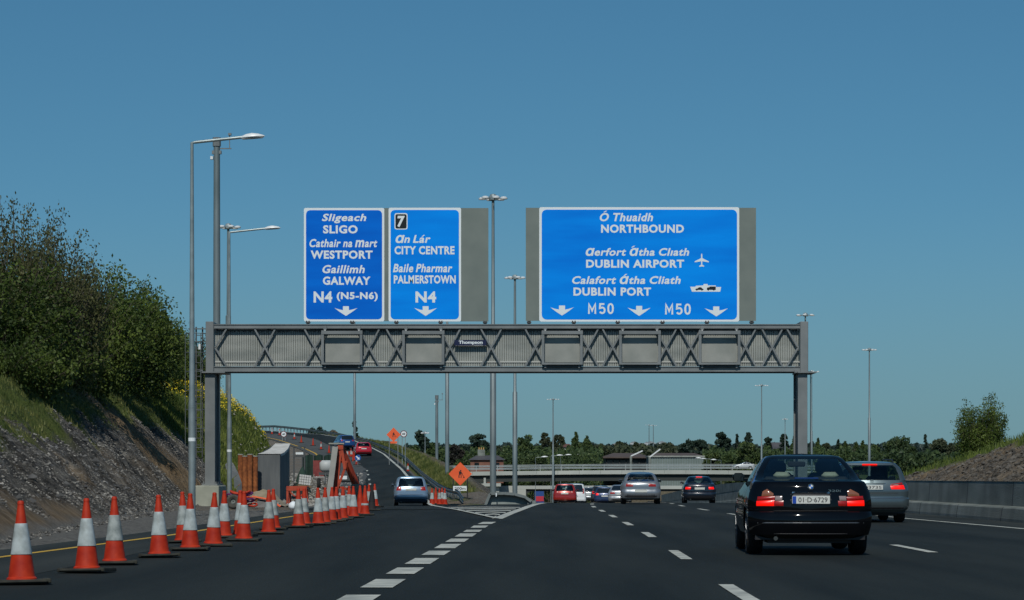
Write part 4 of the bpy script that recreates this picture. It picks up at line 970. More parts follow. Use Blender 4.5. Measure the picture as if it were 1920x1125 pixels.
# dark open frame
Y = 175.0; X = lambda px: PX(px, Y); Z = lambda py: PZ(py, Y); ox = X(561)
s = thing('scaffold_frame', 'dark rectangular scaffold frame beside the end of the pale wall', 'scaffold', (ox, Y, 0)); zb = H(ox, Y)
for px in (551, 571): mb = MB(); mb.box(X(px) - ox - .05, X(px) - ox + .05, 0, .1, zb, Z(837)); mb.build('upright', gpaint_d, s)
mb = MB(); mb.box(X(550) - ox, X(572) - ox, -.02, .12, Z(839), Z(836.5)); mb.build('crossbar', gpaint_d, s); mb = MB(); mb.box(X(550) - ox, X(572) - ox, -.02, .12, Z(857), Z(853)); mb.build('crossbar', gpaint_d, s)
mb = MB(); mb.box(X(554) - ox, X(568) - ox, .2, .5, Z(852), Z(848)); mb.build('load', sign_white, s)
# green netting fence
Y = 190.0; X = lambda px: PX(px, Y); Z = lambda py: PZ(py, Y); ox = X(600)
s = thing('net_fence', 'long dark green netting fence across the back of the works area', 'fence', (ox, Y, 0)); zb = H(ox, Y) - .3
mb = MB(); n = 24
for i in range(n):
    a, b_ = lerp(X(566), X(628), i / n) - ox, lerp(X(566), X(628), (i + 1) / n) - ox; f_ = lambda i: .12 * math.sin(i * 1.3)
    zt = Z(853) - .05 * math.sin(i * .9); mb.face([(a, f_(i), zb), (b_, f_(i + 1), zb), (b_, f_(i + 1), zt), (a, f_(i), zt)])
net = mat('green_net', (.012, .035, .026), .9, col2=(.02, .05, .036), scale=4); mb.build('netting', net, s)
for px in (567, 588, 607, 627): mb = MB(); mb.box(X(px) - ox - .04, X(px) - ox + .04, -.2, -.13, zb, Z(852)); mb.build('post', gpaint_d, s)
mb = MB(); mb.box(X(588) - ox, X(608) - ox, -.45, -.3, zb, Z(863.5)); mb.build('red_panel', mat('dull_red', (.16, .02, .02), .7, col2=(.24, .05, .04), scale=3), s)
# heap of dark netting
Y = 150.0; X = lambda px: PX(px, Y); zb = H(X(568), Y)
s = thing('netting_heap', 'pointed heap draped with dark green netting left of the fence', 'netting', (X(567), Y, zb)); mb = MB(); mb.lathe([(.62, -.1), (.52, .35), (.4, .7), (.22, 1.25), (.06, 1.6), (.01, 1.65)], 11)
mb.v = [(x * (1 + .2 * fbm(x * 3, y * 3, z)), y, z) for x, y, z in mb.v]; mb.build('netting', net, s, smooth=50)
# white bowser
Y = 158.0; X = lambda px: PX(px, Y); Z = lambda py: PZ(py, Y); ox = X(611); zb = H(ox, Y)
s = thing('water_bowser', 'small towed tank with white rounded body behind the sloping post', 'trailer', (ox, Y, zb)); hh = Z(863) - zb
mb = MB(); mb.box(-.42, .42, 0, 1.2, hh - .75, hh, .16); mb.build('tank', mat('tank_white', (.42, .45, .45), .5), s, smooth=60)
mb = MB(); mb.box(-.45, .5, -.1, 1.3, hh - .95, hh - .77); mb.bar((0, -.1, hh - .86), (0, -.9, .35), .08); mb.build('chassis', gpaint_d, s)
for d in (-.5, .52): mb = MB(); mb.lathe([(.1, -.09), (.34, -.1), (.38, 0), (.34, .1), (.1, .09)], 18, (d, .6, .36), axis='x'); mb.build('wheel', rubber, s, smooth=40)
s = thing('road_roller', 'dark wheeled site machine seen through the orange A frame', 'machine', (PX(645, 160), 160, H(PX(645, 160), 160)))
mb = MB(); mb.box(-.55, .75, 0, 1.6, .45, 1.05, .08); mb.build('body', gpaint_d, s); mb = MB(); mb.box(-.5, .2, -.04, .0, .62, .85); mb.build('panel', sign_white, s)
for d in (-.6, .8): mb = MB(); mb.lathe([(.1, -.12), (.40, -.13), (.44, 0), (.40, .13), (.1, .12)], 18, (d, .5, .42), axis='x'); mb.build('wheel', rubber, s, smooth=40)
s = thing('red_barrier', 'red and white plastic work barrier beside the blue car', 'barrier', (PX(651, 236), 236, rZ(236) + .03)); mb = MB(); mb.box(-.6, .6, 0, .12, .65, .95); mb.box(-.6, -.5, -.05, .17, 0, .65); mb.box(.5, .6, -.05, .17, 0, .65); mb.build('board', orange, s)
mb = MB()
for i in range(3): mb.box(-.5 + .4 * i, -.3 + .4 * i, -.012, -.002, .66, .94)
mb.build('white_stripes', sleeve, s)
# planks and offcuts lying about, each its own
random.seed(21); pk = thing('plank', 'x', 'plank', group='planks and offcuts strewn over the works area'); mb = MB(); mb.box(-.9, .9, -.1, .1, 0, .05); mb.build('board', mat('weathered_board', (.22, .20, .16), .9, col2=(.34, .32, .28), scale=3), pk)
PL = [(548, 140, .9, 'long pale board standing on end by the wing wall'), (556, 128, .3, 'board lying just left of the white blocks'), (588, 132, -.5, 'board lying right of the white blocks'), (585, 150, 1.2, 'steeply leaning board behind the white blocks'), (598, 124, .1, 'flat board near the sloping post'), (690, 104, 0, 'short board at the edge of the pit by the last cones'), (520, 108, .15, 'flat board lying before the dark wall')]
for i, (px, Y, t, lb) in enumerate(PL):
    o = pk if i == 0 else dup(pk); o['label'] = lb; o.location = (PX(px, Y), Y, H(PX(px, Y), Y) + .05 + abs(t) * .55); o.rotation_euler = (0, -t, random.uniform(-.5, .5)); o.scale = (.5, 1, 1)
# rubble
def stones(name, n, place, smin, smax, m, label, cat):
    mb = MB()
    for i in range(n):
        x, y = place(); z = H(x, y); r = random.uniform(smin, smax) * random.uniform(.6, 1.2); v0 = len(mb.v)
        for dx, dy, dz in ((1, 0, 0), (-.3, .9, 0), (-.8, -.6, 0), (.1, -.1, .9), (0, .1, -.7)):
            mb.v.append((x + r * (dx + random.uniform(-.3, .3)), y + r * (dy + random.uniform(-.3, .3)), z + r * (.8 * dz + random.uniform(-.2, .2))))
        for f in ((0, 1, 3), (1, 2, 3), (2, 0, 3), (1, 0, 4), (2, 1, 4), (0, 2, 4)): mb.f.append(tuple(v0 + q for q in f)); mb.m.append(0)
    o = mb.build(name, m); tag(o, label, cat, kind='stuff')
def place_pit():
    y = random.uniform(92, 200); return random.uniform(PX(430, y) if y > 96 else -11, rR(y) - 3.6), y
stones('rubble', 2600, place_pit, .03, .16, mat('rubble_grey', (.16, .155, .14), .9, col2=(.42, .41, .38), scale=1.5, detail=8), 'broken stones and rubble strewn over the works area', 'rubble')
def place_slope():
    while 1:
        y = 36 + 96 * random.random() ** .8; e_ = random.uniform(.0, 3.6); x = ltoe(y) - e_ / .9 - random.uniform(-.6, .2)
        k3 = mask(x, y)
        if k3[0] < .5 and k3[1] < .45: return x, y
stones('loose_stones', 15000, place_slope, .012, .045, mat('shale_stone', (.036, .034, .030), .85, col2=(.36, .345, .315), scale=2.2, detail=10, lo=.42, hi=.66), 'loose grey shale stones covering the cut bank', 'stones')
stones('boulders', 240, place_slope, .05, .14, mat('dark_shale', (.035, .036, .037), .85, col2=(.12, .12, .118), scale=3, detail=8), 'larger dark rocks sticking out of the cut bank', 'rocks')
def place_right():
    while 1:
        y = random.uniform(125, 215); x = random.uniform(26.5, 35)
        if mask(x, y)[0] < .4: return x, y
stones('loose_stones', 3500, place_right, .05, .22, mat('right_shale', (.038, .036, .032), .85, col2=(.135, .125, .11), scale=1.5, detail=8), 'dark stones covering the bank beyond the median', 'stones')

# ------------------------------------------------------------------ bridge over the motorway
BY = 500.0; bz = lambda py: PZ(py, BY); bx = lambda px: PX(px, BY)
s = thing('road_bridge', 'long pale concrete road bridge with metal railings crossing the motorway', 'bridge', (0, BY, 0))
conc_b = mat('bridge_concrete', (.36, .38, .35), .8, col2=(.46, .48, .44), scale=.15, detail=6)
rail_pale = mat('pale_rail', (.34, .37, .37), .5, .1, col2=(.42, .45, .45), scale=.3)
def deckz(px): return 885 - 3.5 * math.sin(math.pi * (px - 840) / 800)
XSp = [840 + 20 * i for i in range(46)]
mb = MB()
for a, b_ in zip(XSp, XSp[1:]):
    za, zb = bz(deckz(a)), bz(deckz(b_)); A, B = bx(a), bx(b_)
    mb.face([(A, 0, za - .80), (B, 0, zb - .80), (B, 0, zb), (A, 0, za)]); mb.face([(A, 0, za), (B, 0, zb), (B, 12, zb), (A, 12, za)]); mb.face([(B, 0, zb - .80), (A, 0, za - .80), (A, 12, za - .80), (B, 12, zb - .80)]); mb.face([(A, 12, za), (B, 12, zb), (B, 12, zb - .80), (A, 12, za - .80)])
mb.build('parapet_fascia', conc_b, s)
mb = MB()
for i in range(0, 23):
    a = 846 + 40 * i; mb.box(bx(a) - .03, bx(a) + .03, -.012, .0, bz(deckz(a)) - .66, bz(deckz(a)) - .02)
mb.build('joints', concrete_d, s)
mb = MB()
for a, b_ in zip(XSp, XSp[1:]):
    za, zb = bz(deckz(a)) - .81, bz(deckz(b_)) - .81; A, B = bx(a), bx(b_)
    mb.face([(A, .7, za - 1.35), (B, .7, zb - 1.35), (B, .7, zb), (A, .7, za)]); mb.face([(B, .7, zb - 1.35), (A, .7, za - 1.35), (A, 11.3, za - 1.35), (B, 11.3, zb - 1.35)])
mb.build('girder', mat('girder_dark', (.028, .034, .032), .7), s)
for i in range(21):
    a = 853 + 40 * i; z = bz(deckz(a)); mb = MB(); mb.box(bx(a) - .06, bx(a) + .06, .1, .22, z, z + 1.25); mb.build('railing_post', rail_pale, s)
for dz in (1.22, .93, .66, .38):
    mb = MB()
    for a, b_ in zip(XSp, XSp[1:]): mb.bar((bx(a), .1, bz(deckz(a)) + dz), (bx(b_), .1, bz(deckz(b_)) + dz), .09)
    mb.build('rail', rail_pale, s)
mb = MB()
for a, b_ in zip(XSp, XSp[1:]): mb.bar((bx(a), 11.9, bz(deckz(a)) + 1.1), (bx(b_), 11.9, bz(deckz(b_)) + 1.1), .10); mb.bar((bx(a), 11.9, bz(deckz(a)) + .6), (bx(b_), 11.9, bz(deckz(b_)) + .6), .10)
mb.build('far_railing', steel, s)
mb = MB(); mb.box(bx(868), bx(912), 1, 11, -8, bz(896)); mb.box(bx(906), bx(939), -.5, 10, bz(912), bz(906)); mb.box(bx(912), bx(936), .5, 9, -8, bz(912.2)); mb.box(bx(907), bx(911), -.3, 1, bz(906), bz(896))
mb.build('abutment', conc_b, s)
mb = MB(); mb.box(bx(1420), bx(1445), 1, 11, -8, bz(896)); mb.build('abutment', conc_b, s)
# second structure further on
s = thing('underpass_portal', 'pale beam and dark opening of a second bridge seen beneath the first', 'bridge', (0, 552, 0)); Y = 552; X = lambda px: PX(px, Y); Z = lambda py: PZ(py, Y)
mb = MB(); mb.box(X(930), X(1345), 0, 14, Z(917), Z(911)); mb.build('beam', conc_b, s)
mb = MB(); mb.box(X(936), X(986), 0, 14, -8, Z(917.2)); mb.build('side_wall', conc_b, s)
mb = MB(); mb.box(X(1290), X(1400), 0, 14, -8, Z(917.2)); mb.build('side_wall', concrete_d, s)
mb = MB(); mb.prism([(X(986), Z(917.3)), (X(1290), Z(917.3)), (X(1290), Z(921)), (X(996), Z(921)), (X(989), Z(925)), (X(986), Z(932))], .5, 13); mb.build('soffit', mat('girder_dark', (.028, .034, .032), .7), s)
s = thing('shipping_container', 'blue container with a red lower stripe seen through the underpass', 'container', (PX(1012, 590), 590, 0)); mb = MB(); z = PZ(932, 590); mb.box(-1.2, 1.0, 0, 6, z - 1.5, PZ(919, 590))
for i in range(8): mb.box(-1.15 + .26 * i, -1.05 + .26 * i, -.04, 0, z - .3, PZ(919.5, 590))
mb.build('body', mat('container_blue', (.02, .07, .26), .5), s); mb = MB(); mb.box(-.9, .95, -.08, -.041, z - 1.0, z + .2); mb.build('stripe', mat('container_red', (.5, .03, .05), .5), s)
# wall that curves along the right side of the mainline below the bridge
s = thing('retaining_wall', 'long grey concrete wall curving beside the road below the bridge, right of the dark saloon', 'wall', (0, 0, 0)); mb = MB()
WP = [(1425, 150, 903), (1380, 185, 905), (1340, 220, 909), (1300, 260, 915), (1270, 310, 921), (1240, 380, 928)]
P = [(PX(p, y), y, PZ(t, y)) for p, y, t in WP]
for a, b_ in zip(P, P[1:]):
    for (u, v) in ((0, .02),): mb.face([(a[0], a[1], zr(a[1]) - .5), (b_[0], b_[1], zr(b_[1]) - .5), b_, a]); mb.face([a, b_, (b_[0] + .4, b_[1], b_[2]), (a[0] + .4, a[1], a[2])])
mb.build('wall', concrete_d, s)
mb = MB()
for a, b_ in zip(P, P[1:]): mb.bar((a[0] - .03, a[1], lerp(zr(a[1]), a[2], .42)), (b_[0] - .03, b_[1], lerp(zr(b_[1]), b_[2], .42)), .12)
mb.build('kerb_band', concrete, s)

# lamps in a row on the bridge approach road
for i, (px, pt, Y, lb) in enumerate(((1004, 858, 520, 'first small lamp in the row behind the bridge, leftmost'), (1033, 855, 545, 'second small lamp in the row behind the bridge'), (1051, 854, 600, 'third small lamp in the row behind the bridge'), (1066, 853.5, 640, 'fourth small lamp in the row behind the bridge'), (1074, 852.5, 690, 'fifth small lamp in the row behind the bridge'), (1085, 850.5, 740, 'sixth small lamp in the row behind the bridge'), (1096, 849, 790, 'rightmost small lamp in the row behind the bridge'))):
    street_lamp(px, pt, Y, 1.3, .12, lb, .07, 'small lamps behind the bridge', 1.5)
for px, pt, Y, lb in ((1325, 860, 540, 'left of three small lamps right of the glazed building'), (1333, 861, 560, 'middle of three small lamps right of the glazed building'), (1352, 863, 580, 'right of three small lamps right of the glazed building')):
    street_lamp(px, pt, Y, 1.2, .1, lb, .07, 'small lamps right of the glazed building', 1.4, -1)

# ------------------------------------------------------------------ buildings
slate = mat('slate', (.060, .060, .066), .7, col2=(.095, .09, .095), scale=.4); brown_roof = mat('brown_roof', (.075, .056, .050), .8, col2=(.105, .08, .068), scale=.3, detail=8)
brick = mat('red_brick', (.16, .065, .045), .9, col2=(.23, .11, .075), scale=.5); dglass = mat('dark_window', (.01, .012, .014), .15)
def house(px0, px1, pr, pe, pb, Y, label, wall, roof, hip=.3, chim=(), gable=False, dp=9):
    x0, x1 = PX(px0, Y), PX(px1, Y); zr_, ze, zb = PZ(pr, Y), PZ(pe, Y), PZ(pb, Y) - 4; w_ = (x1 - x0) / 2; cx = (x0 + x1) / 2
    s = thing('house', label, 'house', (cx, Y, 0)); mb = MB(); mb.box(-w_, w_, 0, dp, zb, ze); wl = mb.build('wall', wall, s)
    mb = MB(); e_ = .5
    if gable: mb.face([(-w_ - e_, -e_, ze - .1), (w_ + e_, -e_, ze - .1), (w_ + e_, dp / 2, zr_), (-w_ - e_, dp / 2, zr_)]); mb.face([(w_ + e_, dp + e_, ze - .1), (-w_ - e_, dp + e_, ze - .1), (-w_ - e_, dp / 2, zr_), (w_ + e_, dp / 2, zr_)]); mb.face([(-w_, 0, ze), (-w_, dp / 2, zr_), (-w_, dp, ze)]); mb.face([(w_, 0, ze), (w_, dp, ze), (w_, dp / 2, zr_)])
    else:
        q = w_ * (1 - hip)
        A = [(-w_ - e_, -e_, ze - .1), (w_ + e_, -e_, ze - .1), (w_ + e_, dp + e_, ze - .1), (-w_ - e_, dp + e_, ze - .1), (-q, dp / 2, zr_), (q, dp / 2, zr_)]
        for f in ((0, 1, 5, 4), (1, 2, 5), (2, 3, 4, 5), (3, 0, 4)): mb.face([A[i] for i in f])
    rf = mb.build('roof', roof, s)
    for c in chim:
        mb = MB(); cc = PX(c, Y) - cx; mb.box(cc - .8, cc + .8, dp / 2 - .6, dp / 2 + .6, ze, zr_ + 1.3); mb.build('chimney', concrete_d, rf)
        mb = MB(); [mb.lathe([(.16, 0), (.13, .5)], 8, (cc + d, dp / 2, zr_ + 1.3)) for d in (-.5, 0, .5)]; mb.build('chimney_pots', mat('clay_pot', (.45, .28, .10), .8), rf)
    n = max(2, int(w_ / 2.2))
    for i in range(n):
        xw = lerp(-w_ + 1.4, w_ - 1.4, i / (n - 1)); mb = MB(); mb.box(xw - .5, xw + .5, -.03, .01, ze - 2.0, ze - .7); mb.build('window', dglass, s)
    return s
house(882, 944, 853.5, 861.5, 872, 545, 'long slate roofed brick house with tall chimney behind the left of the bridge', brick, slate, .35, (902,))
house(1452, 1478, 829, 841, 856, 720, 'grey gabled house among trees left of the right gantry leg', concrete_d, slate, gable=True)
house(1048, 1072, 832, 838, 850, 900, 'small house with a reddish roof hidden among far trees', concrete, mat('red_roof', (.13, .06, .05), .8), .3)
def shed(name, label, cat, px0, px1, pt, pe, pb, Y, dp, roofm, wallm, glz=False):
    x0, x1 = PX(px0, Y), PX(px1, Y); s = thing(name, label, cat, ((x0 + x1) / 2, Y, 0)); w_ = (x1 - x0) / 2; zt, ze, zb = PZ(pt, Y), PZ(pe, Y), PZ(pb, Y) - 3
    mb = MB(); mb.box(-w_, w_, 0, dp, zb, ze - .01); mb.build('wall', wallm, s)
    mb = MB(); mb.face([(-w_ - .8, -1, ze), (w_ + .8, -1, ze), (w_ - 1.5, dp * .5, zt), (-w_ + 2.5, dp * .5, zt)]); mb.face([(w_ + .8, dp + 1, ze), (-w_ - .8, dp + 1, ze), (-w_ + 2.5, dp * .5, zt), (w_ - 1.5, dp * .5, zt)]); mb.face([(-w_ - .8, dp + 1, ze), (-w_ - .8, -1, ze), (-w_ + 2.5, dp * .5, zt)]); mb.face([(w_ + .8, -1, ze), (w_ + .8, dp + 1, ze), (w_ - 1.5, dp * .5, zt)]); mb.box(-w_ - .8, w_ + .8, -1.05, -1.0, ze - .35, ze); mb.build('roof', roofm, s)
    return s, w_, ze, zb
s, w_, ze, zb = shed('warehouse', 'low building with a long brown roof behind the middle of the bridge', 'building', 1136, 1212, 848.5, 856.5, 872, 640, 26, brown_roof, concrete_d)
for i in range(6): mb = MB(); xx = lerp(-w_ + 1, w_ - 1, i / 5); mb.box(xx - .7, xx + .7, -.04, 0, ze - 1.9, ze - .9); mb.build('window', dglass, s)
s, w_, ze, zb = shed('warehouse', 'low building with a brown roof directly behind the glazed grey building', 'building', 1222, 1318, 848.5, 856, 872, 680, 26, brown_roof, concrete_d)
s = thing('glazed_building', 'flat grey green building with a glazed front behind the bridge', 'building', (PX(1268, 610), 610, 0)); w_ = PX(1319, 610) - PX(1268, 610); zt, zb = PZ(857, 610), -1
mb = MB(); mb.box(-w_, w_, 0, 12, zb, zt); mb.build('wall', mat('grey_green_cladding', (.14, .18, .165), .5, col2=(.18, .22, .20), scale=.3), s); mb = MB(); mb.box(-w_ - .3, w_ + .3, -.4, 12.4, zt, zt + .35); mb.build('roof_edge', concrete, s)
for i in range(22): mb = MB(); xx = lerp(-w_ + .2, w_ - .2, i / 21); mb.box(xx - .05, xx + .05, -.06, 0, zb, zt - .01); mb.build('mullion', steel, s)
for j, (px, pt, pb, tx) in enumerate(((1183, 855, 845, 22), (1218, 857, 842, 20))):
    s = thing('raised_boom', 'pale raised boom arm %s' % ('over the brown roof' if j == 0 else 'at the left corner of the glazed building'), 'boom', (PX(px, 600), 600, PZ(pt, 600))); mb = MB(); mb.bar((0, 0, 0), ((px + tx - px) / F * 600, 0, (pt - pb) / F * 600), .3); mb.build('arm', lampwhite, s); mb = MB(); mb.box(-.25, .25, -.2, .3, -5, 0); mb.build('pillar', concrete_d, s)
# pale far off town
random.seed(5)
for i in range(12):
    Y = 2300 + 60 * (i % 3); px = 1155 + i * 9.5 + random.uniform(-3, 3); x = PX(px, Y); z = PZ(838, Y); h = PZ(random.uniform(829, 834), Y) - z; w_ = random.uniform(4, 9) if i != 5 else 14
    s = thing('far_building', 'tiny pale block of the far off town on the horizon, %s from the left' % ['first', 'second', 'third', 'fourth', 'fifth', 'sixth', 'seventh', 'eighth', 'ninth', 'tenth', 'eleventh', 'twelfth'][i], 'building', (x, Y, 0), 0, 'pale far off town blocks')
    mb = MB(); mb.box(-w_ / 2, w_ / 2, 0, 10, z - 12, z + h); mb.build('wall', random.choice([mat('town_pale', (.46, .49, .52), .8), mat('town_grey', (.30, .34, .38), .8), mat('town_pink', (.42, .36, .36), .8)]), s)
    mb = MB(); mb.prism([(-w_ / 2, z + h), (w_ / 2, z + h), (0, z + h + 1.6)], 0, 10); mb.build('roof', mat('town_roof', (.22, .25, .28), .8), s)
# ------------------------------------------------------------------ vegetation
lf_dark = leafmat('leaf_dark', (.032, .056, .012), (.105, .150, .030), .9)
lf_mid = leafmat('leaf_mid', (.042, .072, .014), (.135, .185, .036), .8)
lf_light = leafmat('leaf_light', (.04, .068, .010), (.15, .19, .035), .5)
lf_brown = leafmat('leaf_brown', (.050, .058, .022), (.13, .135, .052), .9)
lf_pine = leafmat('leaf_pine', (.012, .024, .012), (.035, .055, .026), .3, .12)
lf_copper = leafmat('leaf_copper', (.035, .018, .014), (.075, .04, .028), .3)
lf_olive = leafmat('leaf_olive', (.05, .06, .02), (.12, .125, .05), .3)
bark = mat('bark', (.06, .05, .04), .9, col2=(.12, .10, .08), scale=4); twig = mat('twig', (.10, .085, .065), .9)
def leaf(mb, p, s, rng):
    a = rng.uniform(0, 6.283); u = rng.uniform(-1, 1); q = math.sqrt(1 - u * u); n = Vector((q * math.cos(a), q * math.sin(a), u * .8 + .15)).normalized()
    t = n.cross(Vector((rng.uniform(-1, 1), rng.uniform(-1, 1), rng.uniform(-1, 1)))).normalized(); b_ = n.cross(t); p = Vector(p); e = s * rng.uniform(.6, 1.3)
    k = len(mb.v); mb.v += [tuple(p + t * e), tuple(p + b_ * e * .55), tuple(p - t * e), tuple(p - b_ * e * .55)]; mb.f.append((k, k + 1, k + 2, k + 3)); mb.m.append(0)
def shoot_bush(name, rng, ht, wd, n, lf, lm, per=46, spread=.4, bare=.25):
    """upright feathery bush: many rising shoots with leaves along them"""
    s = thing(name, 'x', 'bush'); mt = MB(); ml_ = MB(); nt_ = 0
    for i in range(n):
        a = rng.uniform(0, 6.283); rr = wd * .38 * math.sqrt(rng.random()); bx_, by_ = rr * math.cos(a), rr * math.sin(a)
        h = ht * (1 - .45 * (rr / (wd * .38)) ** 2) * rng.uniform(.55, 1.05); lean = spread * rng.uniform(.3, 1) * wd * .5
        dx, dy = lean * math.cos(a) + rng.uniform(-.2, .2), lean * math.sin(a) + rng.uniform(-.2, .2); c1 = rng.uniform(-.15, .15); P = []
        for j in range(7):
            t = j / 6; P.append((bx_ * .5 + bx_ * .5 * t + dx * t ** 1.6 + c1 * math.sin(3 * t), by_ * .5 + by_ * .5 * t + dy * t ** 1.6, h * t))
        mt.tube(P, [.03 * ht / 4 * (1 - j / 6.3) + .004 for j in range(7)], 4, False)
        for q in range(per):
            t = bare + (1 - bare) * rng.random() ** .8; j = min(5, int(t * 6)); f = t * 6 - j; p = Vector(P[j]).lerp(Vector(P[j + 1]), f)
            r = lerp(.55, .10, max(0, (t - .3) / .7)) * wd * .20 + .05
            leaf(ml_, p + Vector((rng.gauss(0, r), rng.gauss(0, r), rng.gauss(0, r * .8))), lf, rng)
    mt.build('trunk', twig, s); ml_.build('crown', lm, s); return s
rng = random.Random(5)
bushes = [(-8, 475, 84, 5.2, 'dk'), (28, 376, 87, 3.5, 'tall'), (68, 395, 89, 3.7, 'tall'), (108, 425, 95, 4.2, 'tall'), (140, 492, 105, 5.4, 'mid'), (182, 508, 117, 5.6, 'dk'), (222, 504, 128, 6.0, 'mid'), (254, 545, 137, 5.0, 'dk'), (280, 585, 147, 4.2, 'mid'), (318, 616, 156, 4.6, 'mid'), (350, 622, 166, 4.0, 'light')]
lbl = ['dark bush cut by the left edge of the photo', 'tall feathery bush whose thin tips rise highest at far left', 'second tall feathery bush from the left edge', 'third tall bush from the left, leaning over the dark thicket', 'bushy green shrub right of the tall feathery ones', 'dark shrub in the middle of the left thicket', 'full green shrub with high tips, right half of the left thicket', 'dark shrub before the right end of the left thicket', 'fresh green shrub at the right end of the left thicket', 'lower shrub seen between thicket and first lamp column', 'pale shrub behind the ladder cage']
protos = {'tall': shoot_bush('tall_bush', rng, 5.0, 4.2, 110, .058, lf_brown, 190, .5, .10), 'dk': shoot_bush('bush', rng, 4.2, 4.6, 130, .066, lf_dark, 230, .5, .0), 'mid': shoot_bush('bush', rng, 4.4, 4.6, 130, .066, lf_mid, 230, .5, .0), 'light': shoot_bush('bush', rng, 4.0, 4.6, 110, .07, lf_light, 190, .5, .05)}
hts = {'tall': 5.0, 'dk': 4.2, 'mid': 4.4, 'light': 4.0}; usedb = set()
for (px, pt, Y, wd, kd), lb in zip(bushes, lbl):
    x = PX(px, Y); z = H(x, Y) - .15; h = PZ(pt, Y) - z; o = protos[kd]
    if kd in usedb: o = dup(protos[kd])
    usedb.add(kd); o.location = (x, Y, z); o.rotation_euler = (0, 0, rng.uniform(0, 6)); f = wd / 4.5; o.scale = (f, f, h / hts[kd]); o['label'] = lb; o['group'] = 'shrubs on the left bank'
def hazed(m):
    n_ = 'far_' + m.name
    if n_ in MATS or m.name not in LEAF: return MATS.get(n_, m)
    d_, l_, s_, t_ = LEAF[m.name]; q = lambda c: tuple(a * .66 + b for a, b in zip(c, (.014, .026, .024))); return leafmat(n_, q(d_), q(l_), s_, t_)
# lower undergrowth in front / under of the thicket
ug = shoot_bush('undergrowth_shrub', rng, 1.5, 2.8, 80, .055, lf_dark, 110, .8, .0); first = True
UG = [(8, 81, 1.6), (48, 84, 1.8), (85, 89, 1.7), (120, 96, 1.8), (150, 105, 1.8), (185, 116, 2.0), (215, 128, 1.5), (240, 137, 1.4), (262, 146, 1.3), (284, 153, 1.2), (20, 88, 3.4), (70, 92, 3.4), (160, 114, 3.4), (230, 134, 3.4), (130, 100, 3.6), (200, 124, 3.4)]
nm = ['first', 'second', 'third', 'fourth', 'fifth', 'sixth', 'seventh', 'eighth', 'ninth', 'tenth']
for i, (px, Y, h) in enumerate(UG):
    o = ug if i == 0 else dup(ug); x = PX(px, Y); o.location = (x, Y, H(x, Y) - .1); o.rotation_euler = (0, 0, rng.uniform(0, 6)); o.scale = (1, 1, h / 1.5)
    o['label'] = ('low dark shrub at the foot of the left thicket, %s from the left' % nm[i]) if i < 10 else ('dark filler shrub inside the left thicket, %s from the left' % nm[(0, 1, 3, 5, 2, 4)[i - 10]]); o['group'] = 'low shrubs under the left thicket'
# bush on the right bank
o = shoot_bush('bush', rng, 5.4, 4.0, 150, .075, lf_mid, 190, .45, .0); Y = 186; x = PX(1840, Y); z = H(x, Y) - .3; o.location = (x, Y, z); o.scale = (.92, .92, (PZ(733, Y) - z) / 5.4); o['label'] = 'loose upright olive green bush standing alone on the right bank'
o = shoot_bush('undergrowth_shrub', rng, 1.2, 3.2, 50, .08, lf_mid, 50, .9, .0); Y = 178; x = PX(1893, Y); o.location = (x, Y, H(x, Y) - .2); o['label'] = 'low green shrub at the crest of the right bank by the photo edge'

